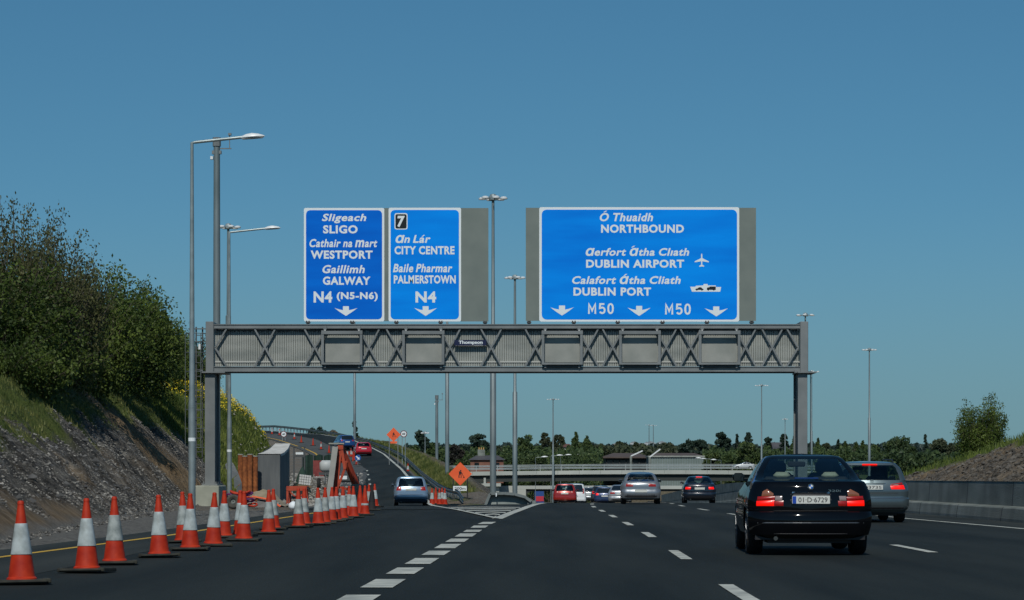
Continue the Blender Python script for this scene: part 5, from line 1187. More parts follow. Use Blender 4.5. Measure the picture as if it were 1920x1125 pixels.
# distant trees
def tree(px, pt, pb, Y, wpx, kind, label, lm, name=None, n=None, group='trees beyond the interchange'):
    rng = random.Random(int(px * 7 + Y)); x = PX(px, Y); zt = PZ(pt, Y); zb = min(H(x, Y), PZ(pb, Y)); h = zt - zb; w_ = wpx / F * Y / 2
    s = thing(name or {'round': 'broadleaf_tree', 'pine': 'pine_tree', 'cedar': 'cedar_tree', 'poplar': 'poplar_tree', 'bare': 'broadleaf_tree', 'fir': 'fir_tree'}[kind], label, 'tree', (x, Y, zb), 0, group)
    lfs = .0014 * Y if kind != 'bare' else .0011 * Y
    lfs = max(.16, lfs * .42); n = n or 5200; mt = MB(); mc = MB(); ht_ = h * {'round': .5, 'pine': .8, 'cedar': .85, 'poplar': .9, 'bare': .6, 'fir': .95}[kind]
    mt.tube([(0, 0, -1), (w_ * .03, 0, ht_ * .5), (0, 0, ht_)], [h * .028, h * .02, h * .006], 6)
    clumps = []
    if kind in ('round', 'bare'):
        for i in range(40 if kind == 'round' else 24):
            a = rng.uniform(0, 6.283); u = rng.uniform(-1.6 if kind == 'round' else -.8, 1); q = math.sqrt(max(.35, 1 - u * u)) * rng.uniform(.4, .95)
            c = (w_ * .78 * q * math.cos(a), w_ * .78 * q * math.sin(a), h * .60 + h * .30 * u * rng.uniform(.7, 1)); clumps.append((c, rng.uniform(.20, .36) * w_ * (1 if kind == 'round' else .7), .8))
            mt.tube([(0, 0, ht_ * .7), (c[0] * .5, c[1] * .5, (c[2] + ht_ * .7) / 2), c], [h * .01, h * .006, .03], 4, False)
    elif kind == 'pine':
        for i in range(48):
            a = rng.uniform(0, 6.283); t = rng.random(); z = h * (.14 + .76 * t); r = w_ * (.9 - .55 * t ** 2) * rng.uniform(.1, .95); clumps.append(((r * math.cos(a), r * math.sin(a), z), rng.uniform(.22, .36) * w_, .5))
            mt.tube([(0, 0, z - h * .05), (r * math.cos(a), r * math.sin(a), z)], [h * .008, .03], 4, False)
        clumps.append(((0, 0, h * .90), w_ * .2, 1.2))
    elif kind == 'cedar':
        for i in range(44):
            a = rng.uniform(0, 6.283); t = rng.random() ** .8; z = h * (.18 + .77 * t) + rng.uniform(-.02, .02) * h; r = w_ * (1 - .75 * t ** 1.5) * rng.uniform(.35, .95); clumps.append(((r * math.cos(a), r * math.sin(a), z), rng.uniform(.20, .34) * w_, .38))
            mt.tube([(0, 0, z - h * .04), (r * math.cos(a), r * math.sin(a), z)], [h * .008, .03], 4, False)
    elif kind == 'poplar':
        for i in range(22): t = i / 21; r = w_ * .55 * math.sin(math.pi * min(.97, t * .8 + .17)); a = rng.uniform(0, 6.283); clumps.append(((r * .5 * math.cos(a), r * .5 * math.sin(a), h * (.08 + .88 * t)), max(.12 * w_, r * .9), 1.2))
    elif kind == 'fir':
        for i in range(34): t = i / 33; a = rng.uniform(0, 6.283); r = w_ * (1 - t) * .85 + .05 * w_; q = rng.uniform(.3, .9); clumps.append(((r * q * math.cos(a), r * q * math.sin(a), h * (.06 + .9 * t)), max(.10 * w_, r * .4), .45))
    tot = sum(c[1] ** 2 for c in clumps)
    for c, r, fz in clumps:
        for q in range(max(8, int(n * r * r / tot))):
            a = rng.uniform(0, 6.283); u = rng.uniform(-1, 1); rr = r * rng.uniform(.55, 1.08); qx = math.sqrt(1 - u * u)
            leaf(mc, (c[0] + rr * qx * math.cos(a), c[1] + rr * qx * math.sin(a), c[2] + rr * u * fz), lfs, rng)
    mt.build('trunk', bark, s); mc.build('crown', lm, s); return s
T = [
 (600, 796, 822, 420, 52, 'pine', 'dark flat topped tree above the slip road guardrail, leftmost', lf_pine), (586, 797, 822, 425, 34, 'pine', 'small dark tree adjoining the leftmost flat topped tree', lf_pine),
 (625, 791, 822, 415, 32, 'bare', 'brown bare looking tree between the two dark trees over the slip road', mat('bare_twigs', (.15, .125, .09), .9, col2=(.2, .17, .13), scale=1)),
 (665, 787, 832, 410, 48, 'fir', 'dark fir tree behind the thin mast, over the slip road', lf_pine), (712, 826, 840, 430, 22, 'round', 'tiny dark tree just left of the upper orange sign', lf_pine),
 (788, 804, 868, 520, 44, 'pine', 'dark pine between the speed sign and the camera pole', lf_pine), (770, 828, 868, 480, 46, 'round', 'light green tree below the dark pine by the speed sign', lf_mid),
 (812, 826, 872, 560, 34, 'round', 'mid green tree behind the camera pole', lf_mid), (853, 826, 872, 560, 34, 'round', 'dark copper coloured tree left of the cedar', lf_copper),
 (895, 809, 874, 620, 66, 'cedar', 'broad flat layered cedar left of the tallest mast', lf_pine), (862, 852, 878, 515, 34, 'round', 'bright green tree at the left end of the bridge railing', lf_light),
 (940, 828, 874, 640, 40, 'round', 'brownish tree right behind the tallest mast', lf_brown), (950, 846, 876, 560, 44, 'round', 'green tree at bridge level between the two masts', lf_mid),
 (984, 806, 876, 640, 58, 'round', 'large light green tree right of the second mast', lf_mid), (1008, 830, 876, 600, 40, 'round', 'mid green tree left of the small far mast', lf_mid),
 (1022, 804, 850, 720, 30, 'bare', 'sparse tall tree crown left of the small far mast', lf_olive), (1047, 806, 850, 720, 34, 'bare', 'sparse tall tree crown right of the small far mast', lf_olive),
 (1038, 832, 876, 650, 54, 'round', 'olive tree at the foot of the small far mast', lf_olive), (1080, 809, 876, 680, 34, 'poplar', 'taller of two pointed poplars', lf_mid),
 (1101, 817, 876, 690, 36, 'poplar', 'shorter of two pointed poplars, on the right', lf_mid), (1124, 834, 872, 760, 40, 'round', 'brownish tree right of the poplars', lf_brown),
 (1163, 826, 856, 1000, 30, 'bare', 'faint sparse tree above the brown roofs', lf_olive), (1195, 826, 854, 980, 34, 'bare', 'brown sparse tree above the left brown roof', lf_brown),
 (1248, 832, 852, 900, 50, 'round', 'low brown tree above the right brown roof', lf_brown), (1290, 824, 858, 800, 44, 'pine', 'dark evergreen at the right end of the brown roof', lf_pine), (1312, 824, 868, 780, 42, 'pine', 'dark evergreen left of the tallest dark pine', lf_pine),
 (1354, 808, 872, 700, 44, 'pine', 'tallest dark pine of the group right of the glazed building', lf_pine), (1336, 838, 878, 600, 54, 'round', 'light green tree in front of the tallest dark pine', lf_light),
 (1382, 813, 860, 760, 20, 'fir', 'small dark fir right of the tallest dark pine', lf_pine), (1401, 811, 850, 740, 26, 'cedar', 'dark layered tree left of the third quarter mast', lf_pine),
 (1402, 821, 880, 560, 74, 'round', 'big rounded light green tree left of the gantry right leg', lf_light), (1372, 846, 880, 590, 44, 'round', 'mid green tree left of the big light green one', lf_mid),
 (1470, 812, 862, 700, 22, 'cedar', 'dark narrow cedar beside the grey gable', lf_pine), (1440, 818, 862, 760, 24, 'pine', 'dark tree left of the grey gable', lf_pine),
 (1489, 817, 862, 800, 18, 'poplar', 'narrow green tree just left of the right gantry leg', lf_mid), (1534, 821, 862, 900, 14, 'poplar', 'first narrow tree right of the right gantry leg', lf_mid),
 (1549, 828, 862, 900, 20, 'round', 'second tree right of the right gantry leg', lf_olive), (1572, 824, 862, 880, 14, 'poplar', 'third, pointed, tree right of the right gantry leg', lf_pine),
 (1585, 827, 862, 880, 14, 'poplar', 'fourth, slim, tree right of the right gantry leg', lf_mid), (1605, 829, 862, 860, 18, 'poplar', 'slim dark tree above the roof of the silver grey estate', lf_mid), (1592, 838, 866, 700, 36, 'round', 'olive round tree above the black saloon roof', lf_olive),
 (1618, 826, 864, 820, 18, 'poplar', 'slim tree left of the solitary mast', lf_mid), (1642, 832, 866, 800, 30, 'round', 'small tree right of the solitary mast', lf_mid),
 (1683, 815, 888, 520, 72, 'round', 'large dark round tree right of the solitary mast', lf_dark), (1702, 832, 890, 500, 46, 'round', 'dark green tree on the right shoulder of the large dark one', lf_dark), (1664, 850, 890, 480, 50, 'round', 'dark tree beneath the large round one, to its left', lf_dark),
 (1735, 813, 886, 540, 26, 'fir', 'dark pointed fir between two round trees on the right', lf_pine), (1760, 817, 888, 500, 50, 'round', 'olive round tree right of the pointed fir', lf_olive),
 (1788, 828, 888, 460, 40, 'round', 'brownish green tree at the foot of the right bank bush', lf_brown), (1722, 850, 892, 430, 56, 'round', 'low dark tree between round tree and the right bank', lf_dark), (1762, 856, 890, 380, 50, 'round', 'low green tree touching the right bank', lf_mid)]
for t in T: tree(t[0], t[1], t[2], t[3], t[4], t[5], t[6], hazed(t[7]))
# far woods that read as one mass
def wood(name, label, x0p, x1p, ptop, Y0, Y1, n, lm, sz):
    rng = random.Random(int(x0p + Y0)); mb = MB()
    for i in range(n):
        px = rng.uniform(x0p, x1p); Y = rng.uniform(Y0, Y1); x = PX(px, Y); zt = PZ(ptop(px), Y); zb = H(x, Y); z = lerp(zb, zt, rng.random() ** .7)
        leaf(mb, (x, Y, z), sz, rng)
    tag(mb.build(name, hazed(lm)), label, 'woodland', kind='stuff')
wood('far_woodland', 'dark hedge and woodland behind the bridge on the left', 800, 1130, lambda p: 842 + 4 * math.sin(p * .11) + 3 * math.sin(p * .31) + 2.5 * math.sin(p * .73), 600, 690, 34000, lf_mid, .42)
wood('far_woodland', 'dark hedge and woodland behind the bridge on the right', 1318, 1640, lambda p: 843 + 4 * math.sin(p * .13) + 3 * math.sin(p * .37) + 2.5 * math.sin(p * .8), 620, 720, 34000, lf_mid, .42)
wood('far_woodland', 'woodland behind the right bank and the estate car', 1600, 1830, lambda p: 850 + 4 * math.sin(p * .1) + 3 * math.sin(p * .4), 420, 500, 24000, lf_dark, .4)
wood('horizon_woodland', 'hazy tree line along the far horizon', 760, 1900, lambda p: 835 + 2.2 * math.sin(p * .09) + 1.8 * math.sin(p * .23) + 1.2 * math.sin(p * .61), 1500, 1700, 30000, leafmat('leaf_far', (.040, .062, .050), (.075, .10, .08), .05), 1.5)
wood('horizon_woodland', 'brown and green middle distance trees behind the toll roofs', 1120, 1330, lambda p: 838 + 3 * math.sin(p * .16) + 2 * math.sin(p * .4), 820, 950, 12000, lf_brown, .8)
# grass and flowers
def blades(name, n, place, hmin, hmax, m, label, wdt=.012, zoff=0, cat='grass'):
    mb = MB(); rng = random.Random(n)
    for i in range(n):
        p = place(rng)
        if not p: continue
        x, y = p; z = H(x, y) - .05; h = rng.uniform(hmin, hmax); a = rng.uniform(0, 3.14); dx, dy = wdt * math.cos(a) * (1 + h), wdt * math.sin(a) * (1 + h); lx, ly = rng.gauss(0, .25) * h, rng.gauss(0, .25) * h
        mb.face([(x - dx, y - dy, z + zoff), (x + dx, y + dy, z + zoff), (x + lx, y + ly, z + h + zoff)])
    tag(mb.build(name, m), label, cat, kind='stuff')
gl = leafmat('grass_blade', (.07, .11, .02), (.20, .24, .055), .6); gd = leafmat('grass_blade_dark', (.06, .09, .02), (.23, .235, .075), .55)
def place_bank(rng):
    y = 38 + 115 * rng.random(); x = ltoe(y) - rng.uniform(1, 12)
    return (x, y) if mask(x, y)[0] > .35 + .3 * rng.random() else None
blades('grass', 90000, place_bank, .07, .22, gd, 'rough grass on the upper part of the left bank', .016)
def place_mound(rng):
    y = rng.uniform(132, 182); x = ltoe(y) - rng.uniform(.3, 9); return (x, y)
blades('mound_grass', 60000, place_mound, .12, .38, gl, 'long green grass on the mound behind the works', .022)
def place_fl(rng):
    for _ in range(6):
        y = rng.uniform(122, 176); x = ltoe(y) - rng.uniform(1.5, 9.5); 
        if fbm(x, y, 2, .35) > rng.uniform(-.45, .3) and left_e(x, y) > tab(LCREST, y) * (.80 if y < 150 else .74): return x, y
    return None
mb = MB(); rg = random.Random(9)
for i in range(9000):
    p = place_fl(rg)
    if p: leaf(mb, (p[0], p[1], H(*p) + rg.uniform(.25, .65)), .06, rg)
tag(mb.build('yellow_wildflowers', mat('yellow_petal', (.50, .38, .01), .6, col2=(.75, .60, .02), scale=3)), 'yellow wildflowers growing on top of the grassy mound', 'flowers', kind='stuff')
def place_ramp(rng):
    y = rng.uniform(135, 330); x = rR(y) + rng.uniform(2.0, 4.8); return (x, y) if mask(x, y)[0] > .4 else None
blades('verge_grass', 16000, place_ramp, .12, .4, gd, 'grass on the slip road embankment beyond the guardrail', .03)
def place_right2(rng):
    y = rng.uniform(128, 225); x = rng.uniform(27, 44); return (x, y) if mask(x, y)[0] > .4 else None
blades('bank_grass', 16000, place_right2, .2, .6, gl, 'green grass along the top of the right bank', .03)
# ------------------------------------------------------------------ vehicles
def paint(name, c, metal=.0, rough=.3): return mat(name, c, rough, metal, coat=1.0, col2=[min(1, q * 1.25 + .002) for q in c], scale=900, detail=2)
win_dark = glassmat('tinted_glass', (.80, .95, .93), .80); win_far = mat('far_window', (.010, .014, .017), .06, spec=.8)
lamp_red = mat('lamp_red', (.30, .006, .006), .3, coat=.3, col2=(.38, .015, .012), scale=40)
lamp_red_lit = mat('lamp_red_lit', (.35, .003, .002), .35, coat=.15, emit=((1, .006, .0), .9)); lamp_clear = mat('lamp_clear', (.30, .24, .23), .12, coat=1); lamp_amber = mat('lamp_amber', (.26, .10, .05), .12, coat=1)
chrome = mat('chrome', (.6, .62, .62), .15, 1); interior = mat('interior', (.018, .018, .020), .8); beige = mat('beige_leather', (.42, .38, .28), .6); plate_w = mat('number_plate', (.62, .64, .60), .45); alloy = mat('alloy', (.30, .31, .32), .3, .8)
NRR, NC, NS, NF = 13, 5, 40, 9
def build_car(name, label, spec, loc, rz, group=None, far=False, plate=None):
    s = thing(name, label, 'car', loc, rz, group)
    P = spec['paint']; rows = spec['rows']; zb_arch, Rw = spec.get('wheel_r', .31), spec.get('wheel_r', .31) + .05; wy = spec['wheels']
    def outline(r):
        z, hw, yr, yf, rc, bow = r; pts = []
        rcx = min(rc, hw * .6); ry = rcx * .8; hx = hw - rcx
        for i in range(NRR): x = lerp(-hx, hx, i / (NRR - 1)); pts.append((x, yr + bow * (x / hw) ** 2))
        yb = yr + bow * (hx / hw) ** 2
        for i in range(1, NC + 1): a = math.pi / 2 * i / (NC + 1); pts.append((hx + rcx * math.sin(a), yb + ry * (1 - math.cos(a))))
        fr = min(rc * 1.6, hw * .5); fb = .10 * hw; y0, y1 = yb + ry, yf - fr - fb
        for i in range(NS + 1):
            t = i / NS; y = lerp(y0, y1, t); pts.append((hw - spec.get('taper', .03) * (2 * t - 1) ** 2 * (abs(2 * t - 1)), y))
        for i in range(1, NC + 1): a = math.pi / 2 * i / (NC + 1); pts.append((hw - spec.get('taper', .03) - fr * (1 - math.cos(a)), y1 + (fr) * math.sin(a)))
        hf = hw - spec.get('taper', .03) - fr
        for i in range(NF): x = lerp(hf, -hf, i / (NF - 1)); pts.append((x, yf - fb * (x / hf) ** 2 if hf > 0 else yf))
        for i in range(NC, 0, -1): a = math.pi / 2 * i / (NC + 1); pts.append((-(hw - spec.get('taper', .03) - fr * (1 - math.cos(a))), y1 + fr * math.sin(a)))
        for i in range(NS, -1, -1): t = i / NS; y = lerp(y0, y1, t); pts.append((-(hw - spec.get('taper', .03) * (2 * t - 1) ** 2 * abs(2 * t - 1)), y))
        for i in range(NC, 0, -1): a = math.pi / 2 * i / (NC + 1); pts.append((-(hx + rcx * math.sin(a)), yb + ry * (1 - math.cos(a))))
        return pts
    G = [outline(r) for r in rows]; K = len(G[0]); nr = len(rows)
    S0 = NRR + NC; S1 = S0 + NS; F0 = S1 + NC + 1; F1 = F0 + NF - 1; T0 = F1 + NC + 1; T1 = T0 + NS     # index marks: right side S0..S1, front F0..F1, left side T0..T1
    crown = spec.get('crown', .03)
    def pt(i, j):
        x, y = G[i][j % K]; z = rows[i][0]; jj = j % K
        if i < spec['belt'] and (S0 <= jj <= S1 or T0 <= jj <= T1):
            for w0 in wy:
                d = abs(y - w0)
                if d < Rw: z = max(z, zb_arch + math.sqrt(Rw * Rw - d * d))
        return Vector((x, y, z))
    def surf(c, z):       # point on the body surface, c in outline index units
        i = 0
        while i < nr - 2 and rows[i + 1][0] < z: i += 1
        t = (z - rows[i][0]) / max(1e-6, rows[i + 1][0] - rows[i][0]); t = min(1, max(0, t)); j = math.floor(c); f = c - j
        q = lambda ii: Vector((*G[ii][j % K], 0)).lerp(Vector((*G[ii][(j + 1) % K], 0)), f)
        p = q(i).lerp(q(i + 1), t); p.z = z; return p
    def nrm(c, z):
        a = surf(c + .3, z) - surf(c - .3, z); b_ = surf(c, z + .02) - surf(c, z - .02); n = a.cross(b_)
        return n.normalized() if n.length > 1e-9 else Vector((0, -1, 0))
    def patch(mb, c0, c1, z0, z1, off=.006, nc=6, nz=4, thick=True, fz=None):
        """a panel lying on the body; z0/z1 may be functions of 0..1 across"""
        zf0 = z0 if callable(z0) else (lambda t: z0); zf1 = z1 if callable(z1) else (lambda t: z1); g = []
        for a in range(nz + 1):
            row = []
            for b_ in range(nc + 1):
                u = b_ / nc; c = lerp(c0, c1, u); z = lerp(zf0(u), zf1(u), a / nz); e = 0 if (a in (0, nz) or b_ in (0, nc)) and thick else 1
                row.append(surf(c, z) + nrm(c, z) * (off if e else off * .15))
            g.append(row)
        n = len(mb.v)
        for row in g: mb.v += [tuple(p) for p in row]
        for a in range(nz):
            for b_ in range(nc): q = n + a * (nc + 1) + b_; mb.f.append((q, q + 1, q + nc + 2, q + nc + 1)); mb.m.append(mb.k)
    wr = spec['win']   # (row index low, row index high)
    px_ = spec['pillar']
    def is_glass(i, j):
        if not (wr[0] <= i < wr[1]): return None
        if px_['r0'] <= j < NRR - 1 - px_['r0']: return 'rear_window'
        for base, sg in ((S0, 1), (T0, -1)):
            if base <= j < base + NS:
                t = (j - base) if sg > 0 else NS - 1 - (j - base)
                for (a, b_) in px_['side']:
                    if a <= t < b_: return 'side_window'
        if F0 + 1 <= j < F1 - 1 and i < wr[1]: return 'windscreen'
        return None
    mb = MB(); gl = {}
    idx = {}
    for i in range(nr):
        for j in range(K): idx[i, j] = len(mb.v); mb.v.append(tuple(pt(i, j)))
    for i in range(nr - 1):
        for j in range(K):
            f = (idx[i, j], idx[i, (j + 1) % K], idx[i + 1, (j + 1) % K], idx[i + 1, j]); g = is_glass(i, j)
            if g:
                key = g if g != 'side_window' else (g, j // 60, next(k for k, (a, b_) in enumerate(px_['side']) if a <= ((j - S0) if j < F0 else NS - 1 - (j - T0)) < b_), j < F0)
                gl.setdefault(key, []).append([mb.v[q] for q in f])
            else: mb.f.append(f); mb.m.append(0)
    top = [pt(nr - 1, j) for j in range(K)]; c = sum(top, Vector()) / K; c.z += crown * .5; ci = len(mb.v); mb.v.append(tuple(c))
    for j in range(K): mb.f.append((idx[nr - 1, j], idx[nr - 1, (j + 1) % K], ci)); mb.m.append(0)
    body = mb.build('body', P, s, smooth=38)
    for key, fs in gl.items():
        mb = MB()
        for f in fs: mb.face(f)
        me_mat = win_far if far else win_dark
        o = mb.build(key if isinstance(key, str) else key[0], me_mat, s)
        bm = bmesh.new(); bm.from_mesh(o.data); bmesh.ops.remove_doubles(bm, verts=bm.verts, dist=.0005); bm.to_mesh(o.data); bm.free(); o.data.polygons.foreach_set('use_smooth', [True] * len(o.data.polygons))
    # undertray, cabin floor, seats
    W = rows[spec['belt']][1]; L_ = rows[1][3]
    mb = MB(); mb.box(-W + .24, W - .24, .35, L_ - .3, .17, .52); mb.box(-W + .06, W - .06, rows[1][2] + .16, rows[1][2] + .30, .22, .5); mb.build('underbody', black, s)
    if not far:
        zbelt = rows[wr[0]][0]; yr0 = rows[wr[0]][2]; yf0 = rows[wr[0]][3]; rs = spec['rear_seat']; hc = spec.get('head', interior)
        mb = MB(); mb.box(-W + .14, W - .14, yr0 + .06, yf0 - .05, .5, zbelt - .10); mb.build('cabin_floor', interior, s)
        for d in (-.34, .34):
            mb = MB(); mb.box(d - .27, d + .27, rs + .0, rs + .16, zbelt - .2, zbelt + .04, .05); st = mb.build('rear_seat', interior, s, smooth=50); mb = MB(); mb.box(d - .12, d + .12, rs - .0, rs + .12, zbelt - .0, zbelt + .105, .045); mb.build('headrest', hc, st, smooth=60)
            mb = MB(); mb.box(d - .24, d + .24, rs + .95, rs + 1.1, zbelt - .3, zbelt + .10, .06); st = mb.build('front_seat', interior, s, smooth=50); mb = MB(); mb.box(d - .13, d + .13, rs + .93, rs + 1.04, zbelt + .08, zbelt + .27, .05); mb.build('headrest', interior, st, smooth=60)
        mb = MB(); mb.box(-.13, .13, rs + 1.75, rs + 1.8, rows[wr[1]][0] - .11, rows[wr[1]][0] - .03, .015); mb.build('rear_view_mirror', interior, s)
        mb = MB(); mb.box(-W + .16, W - .16, yf0 - .55, yf0 - .06, zbelt - .15, zbelt - .02, .03); mb.build('dashboard', interior, s)
    # wheels
    wr_ = spec.get('wheel_r', .31); hwb = rows[2][1]
    for w0 in wy:
        for sg in (-1, 1):
            mb = MB(); tw = spec.get('tyre_w', .205); xc = sg * (hwb - tw / 2 - .015)
            pr = [(.19, -tw / 2 + .01), (wr_ - .03, -tw / 2), (wr_ - .006, -tw / 2 + .03), (wr_, -tw / 4), (wr_, tw / 4), (wr_ - .006, tw / 2 - .03), (wr_ - .03, tw / 2), (.19, tw / 2 - .01)]
            mb.lathe(pr, 28, (xc, w0, wr_), axis='x'); o = mb.build('wheel', rubber, s, smooth=40)
            mb = MB(); mb.lathe([(.20, sg * (tw / 2 - .012)), (.18, sg * (tw / 2 - .04)), (.15, sg * (tw / 2 - .05)), (.06, sg * (tw / 2 - .02)), (.005, sg * (tw / 2 - .015))], 14, (xc, w0, wr_), axis='x')
            if not far:
                for k in range(5): a = k * 1.2566; mb.bar((xc + sg * (tw / 2 - .02), w0 + .05 * math.cos(a), wr_ + .05 * math.sin(a)), (xc + sg * (tw / 2 - .02), w0 + .19 * math.cos(a), wr_ + .19 * math.sin(a)), .05, .03)
            mb.build('rim', alloy, o, smooth=30)
    # lamps
    for (nm, c0, c1, z0, z1, m_) in spec['lamps']:
        for sg in (-1, 1):
            mb = MB(); a, b_ = (c0, c1) if sg > 0 else (NRR - 1 - c1, NRR - 1 - c0); patch(mb, a, b_, z0, z1, .014, max(2, int(abs(c1 - c0) * 2)), 4); mb.build(nm, m_, s, smooth=60)
    for (nm, c0, c1, z0, z1, m_, off) in spec.get('trim', []):
        mb = MB(); patch(mb, c0, c1, z0, z1, off, 12, 2); mb.build(nm, m_, s)
    for (c0, c1) in spec.get('seams', []): pass
    if spec.get('dark_skirt', True):  # black band paints the dark bumper bottom together with the shade below it
        zl_ = rows[0][0]; mb = MB(); patch(mb, -2.5, 14.5, zl_ + .055, .405, .005, 14, 2); mb.build('valance_and_shade', black, s)
    # mirrors and handles
    my, mz = spec['mirror']
    for sg in (-1, 1):
        mb = MB(); xo = rows[wr[0]][1]; mb.box(sg * (xo + .03), sg * (xo + .20), my - .03, my + .09, mz - .055, mz + .075, .035); mb.bar((sg * (xo - .03), my + .03, mz - .03), (sg * (xo + .05), my + .03, mz - .03), .05, .04); mr = mb.build('wing_mirror', P, s, smooth=60)
        mb = MB(); mb.box(sg * (xo + .045), sg * (xo + .185), my - .036, my - .029, mz - .04, mz + .06); mb.build('mirror_glass', win_far, mr)
    # number plate
    pz = spec['plate']; yp = min(surf(6, pz).y, surf(6, pz + .05).y, surf(6, pz - .05).y); mb = MB(); mb.box(-.26, .26, yp - .022, yp - .008, pz - .056, pz + .056, .004); pl = mb.build('number_plate', plate_w, s)
    if plate:
        mb = MB(); text_into(mb, plate, -.175, .225, pz - .034, pz + .034, yp - .024, .004); mb.build('lettering', black, pl)
        mb = MB(); mb.box(-.255, -.205, yp - .0245, yp - .022, pz - .05, pz + .05); mb.build('country_band', mat('eu_blue', (.01, .06, .38), .4), pl)
    if not far:
        mb = MB(); mb.tube([(-.48, .13, .24), (-.48, .33, .25)], .03, 10); mb.build('exhaust', chrome, s)
    return s, surf, patch

def sedan_rows(W=.87, H_=1.41, L=4.47, deck=1.03, low=.24):
    w = W; h = H_
    return [(low, w * .84, .14, L - .18, .3, .10), (low + .05, w * .95, .05, L - .06, .32, .13), (.40, w * .985, .01, L - .01, .33, .15), (.48, w * .995, .0, L, .33, .15), (.56, w * 1.0, .008, L, .33, .15), (.592, w * .995, .03, L - .02, .33, .15), (.612, w * .988, .05, L - .03, .33, .15),
        (.66, w, .05, L - .06, .33, .15), (.72, w, .052, L - .12, .33, .15), (.80, w * .99, .06, L - .25, .33, .15), (.88, w * .97, .075, L - .55, .33, .14), (.94, w * .94, .09, L - .90, .32, .13), (deck - .04, w * .912, .11, L - 1.15, .30, .12), (deck - .012, w * .893, .14, L - 1.3, .28, .11), (deck, w * .87, .20, L - 1.34, .25, .10),
        (deck + .015, w * .86, .50, L - 1.37, .20, .10), (deck + .022, w * .85, .57, L - 1.42, .12, .10), (deck + (h - deck) * .35, w * .79, .82, L - 1.72, .09, .10), (deck + (h - deck) * .65, w * .705, 1.06, L - 1.98, .09, .10), (h - .062, w * .645, 1.26, L - 2.13, .09, .09), (h - .026, w * .59, 1.36, L - 2.25, .12, .07), (h - .008, w * .47, 1.55, L - 2.42, .15, .05), (h, w * .32, 1.75, L - 2.6, .15, 0)]
def hatch_rows(W=.84, H_=1.5, L=3.85, wb=.95, low=.27, lean=.32, rw=.68, tail=.05, notch=0):
    w = W; h = H_; z0 = wb
    return [(low, w * .84, .14, L - .16, .2, .06), (low + .06, w * .95, .05, L - .05, .2, .08), (.38, w * .99, .01, L - .01, .22, .09), (.50, w, .0, L, .22, .09), (.57, w, .01, L, .22, .09), (.60, w * .985, .05, L - .02, .22, .09), (.64, w * .99, .06, L - .04, .22, .09), (.72, w, tail + .01, L - .12, .24, .10), (.80, w * .99, tail + .02, L - .25, .25, .10), (.88, w * .965, tail + .04, L - .5, .26, .10),
        (z0 - .02, w * .93, tail + .07, L - .85, .26, .10), (z0 + .02, w * .92, tail + .09, L - .95, .15, .10), (lerp(z0, h, .38), w * .87, tail + .09 + lean * .35, L - 1.3, .13, .10), (lerp(z0, h, .70), w * .805, tail + .09 + lean * .68, L - 1.62, .12, .09), (h - .09, w * .755, tail + .09 + lean * .92, L - 1.8, .12, .08), (h - .04, w * .70, tail + .09 + lean, L - 1.92, .15, .07), (h - .012, w * .58, tail + lean + .25, L - 2.05, .2, .04), (h, w * .4, tail + lean + .45, L - 2.2, .18, 0)]
def hatch_spec(p, rows, lamps, **k):
    d = dict(paint=p, rows=rows, belt=9, win=(11, 14), pillar={'r0': 0, 'side': [(2, 10), (12, 22), (23, 37)]}, wheels=(.72, rows[3][3] - .78), rear_seat=.75, mirror=(rows[11][3] - .35, rows[11][0] + .03), lamps=lamps, plate=.78); d.update(k); return d
def sedan_spec(p, rows, lamps, **k):
    d = dict(paint=p, rows=rows, belt=11, win=(16, 19), pillar={'r0': 0, 'side': [(3, 17), (19, 37)]}, wheels=(1.0, rows[3][3] - .80), rear_seat=.98, mirror=(rows[16][3] - .32, rows[16][0] + .02), lamps=lamps, plate=.76); d.update(k); return d
def road_z(x, y): return zr(y) + .014

spec_line = mat('bumper_highlight', (.05, .055, .06), .12, coat=1)
blackp = paint('black_paint', (.0015, .002, .0032), 0, .5); blackp.node_tree.nodes['Principled BSDF'].inputs['Coat Weight'].default_value = .6; blackp.node_tree.nodes['Principled BSDF'].inputs['Specular IOR Level'].default_value = 0
sp = sedan_spec(blackp, sedan_rows(.87, 1.415, 4.47, 1.035),
    [('tail_lamp', 11.6, 14.6, .690, lambda u: .758 + .012 * u, lamp_red_lit), ('tail_lamp_upper', 11.6, 14.5, lambda u: .762 + .012 * u, lambda u: .818 + .01 * u, lamp_red), ('indicator', 11.9, 13.8, .824, lambda u: .925 - .05 * abs(u * 2 - .7) , lamp_amber),
     ('boot_lamp', 10.2, 11.52, .690, .760, lamp_red), ('reversing_lamp', 10.45, 11.52, .764, .828, lamp_clear)], plate=.775, head=beige, rear_seat=.88,
    trim=[('boot_strip', 3.0, 9.0, .865, .885, chrome, .012), ('plate_recess', 2.8, 9.2, .70, .858, black, .002), ('bumper_line', -2.5, 14.5, .445, .465, spec_line, .006), ('diffuser_line', 0, 12, .30, .31, black, .004), ('boot_seam', .2, 11.8, .618, .626, black, .003)], wheel_r=.315, tyre_w=.225, dark_skirt=False)
bmw, surf, patch = build_car('black_saloon', 'shiny black saloon with beige rear headrests and lit tail lamps, nearest car', sp, (4.13, 33.85, .014), R_(-2.2), plate='01·D·6729')
mb = MB(); c = surf(6, .955); mb.lathe([(.001, -.012), (.036, -.010), (.041, -.003), (.041, .004)], 20, (c.x, c.y - .006, .957), axis='y'); bd = mb.build('badge', mat('badge_dark', (.01, .012, .02), .2), bmw)
mb = MB(); y_ = c.y - .0195
for q in range(4):
    pts = [(0, y_, .957)] + [(.029 * math.cos(q * 1.5708 + t * .3927), y_, .957 + .029 * math.sin(q * 1.5708 + t * .3927)) for t in range(5)]
    mb.m += []; mb.k = q % 2; mb.face(pts[::-1] if False else pts)
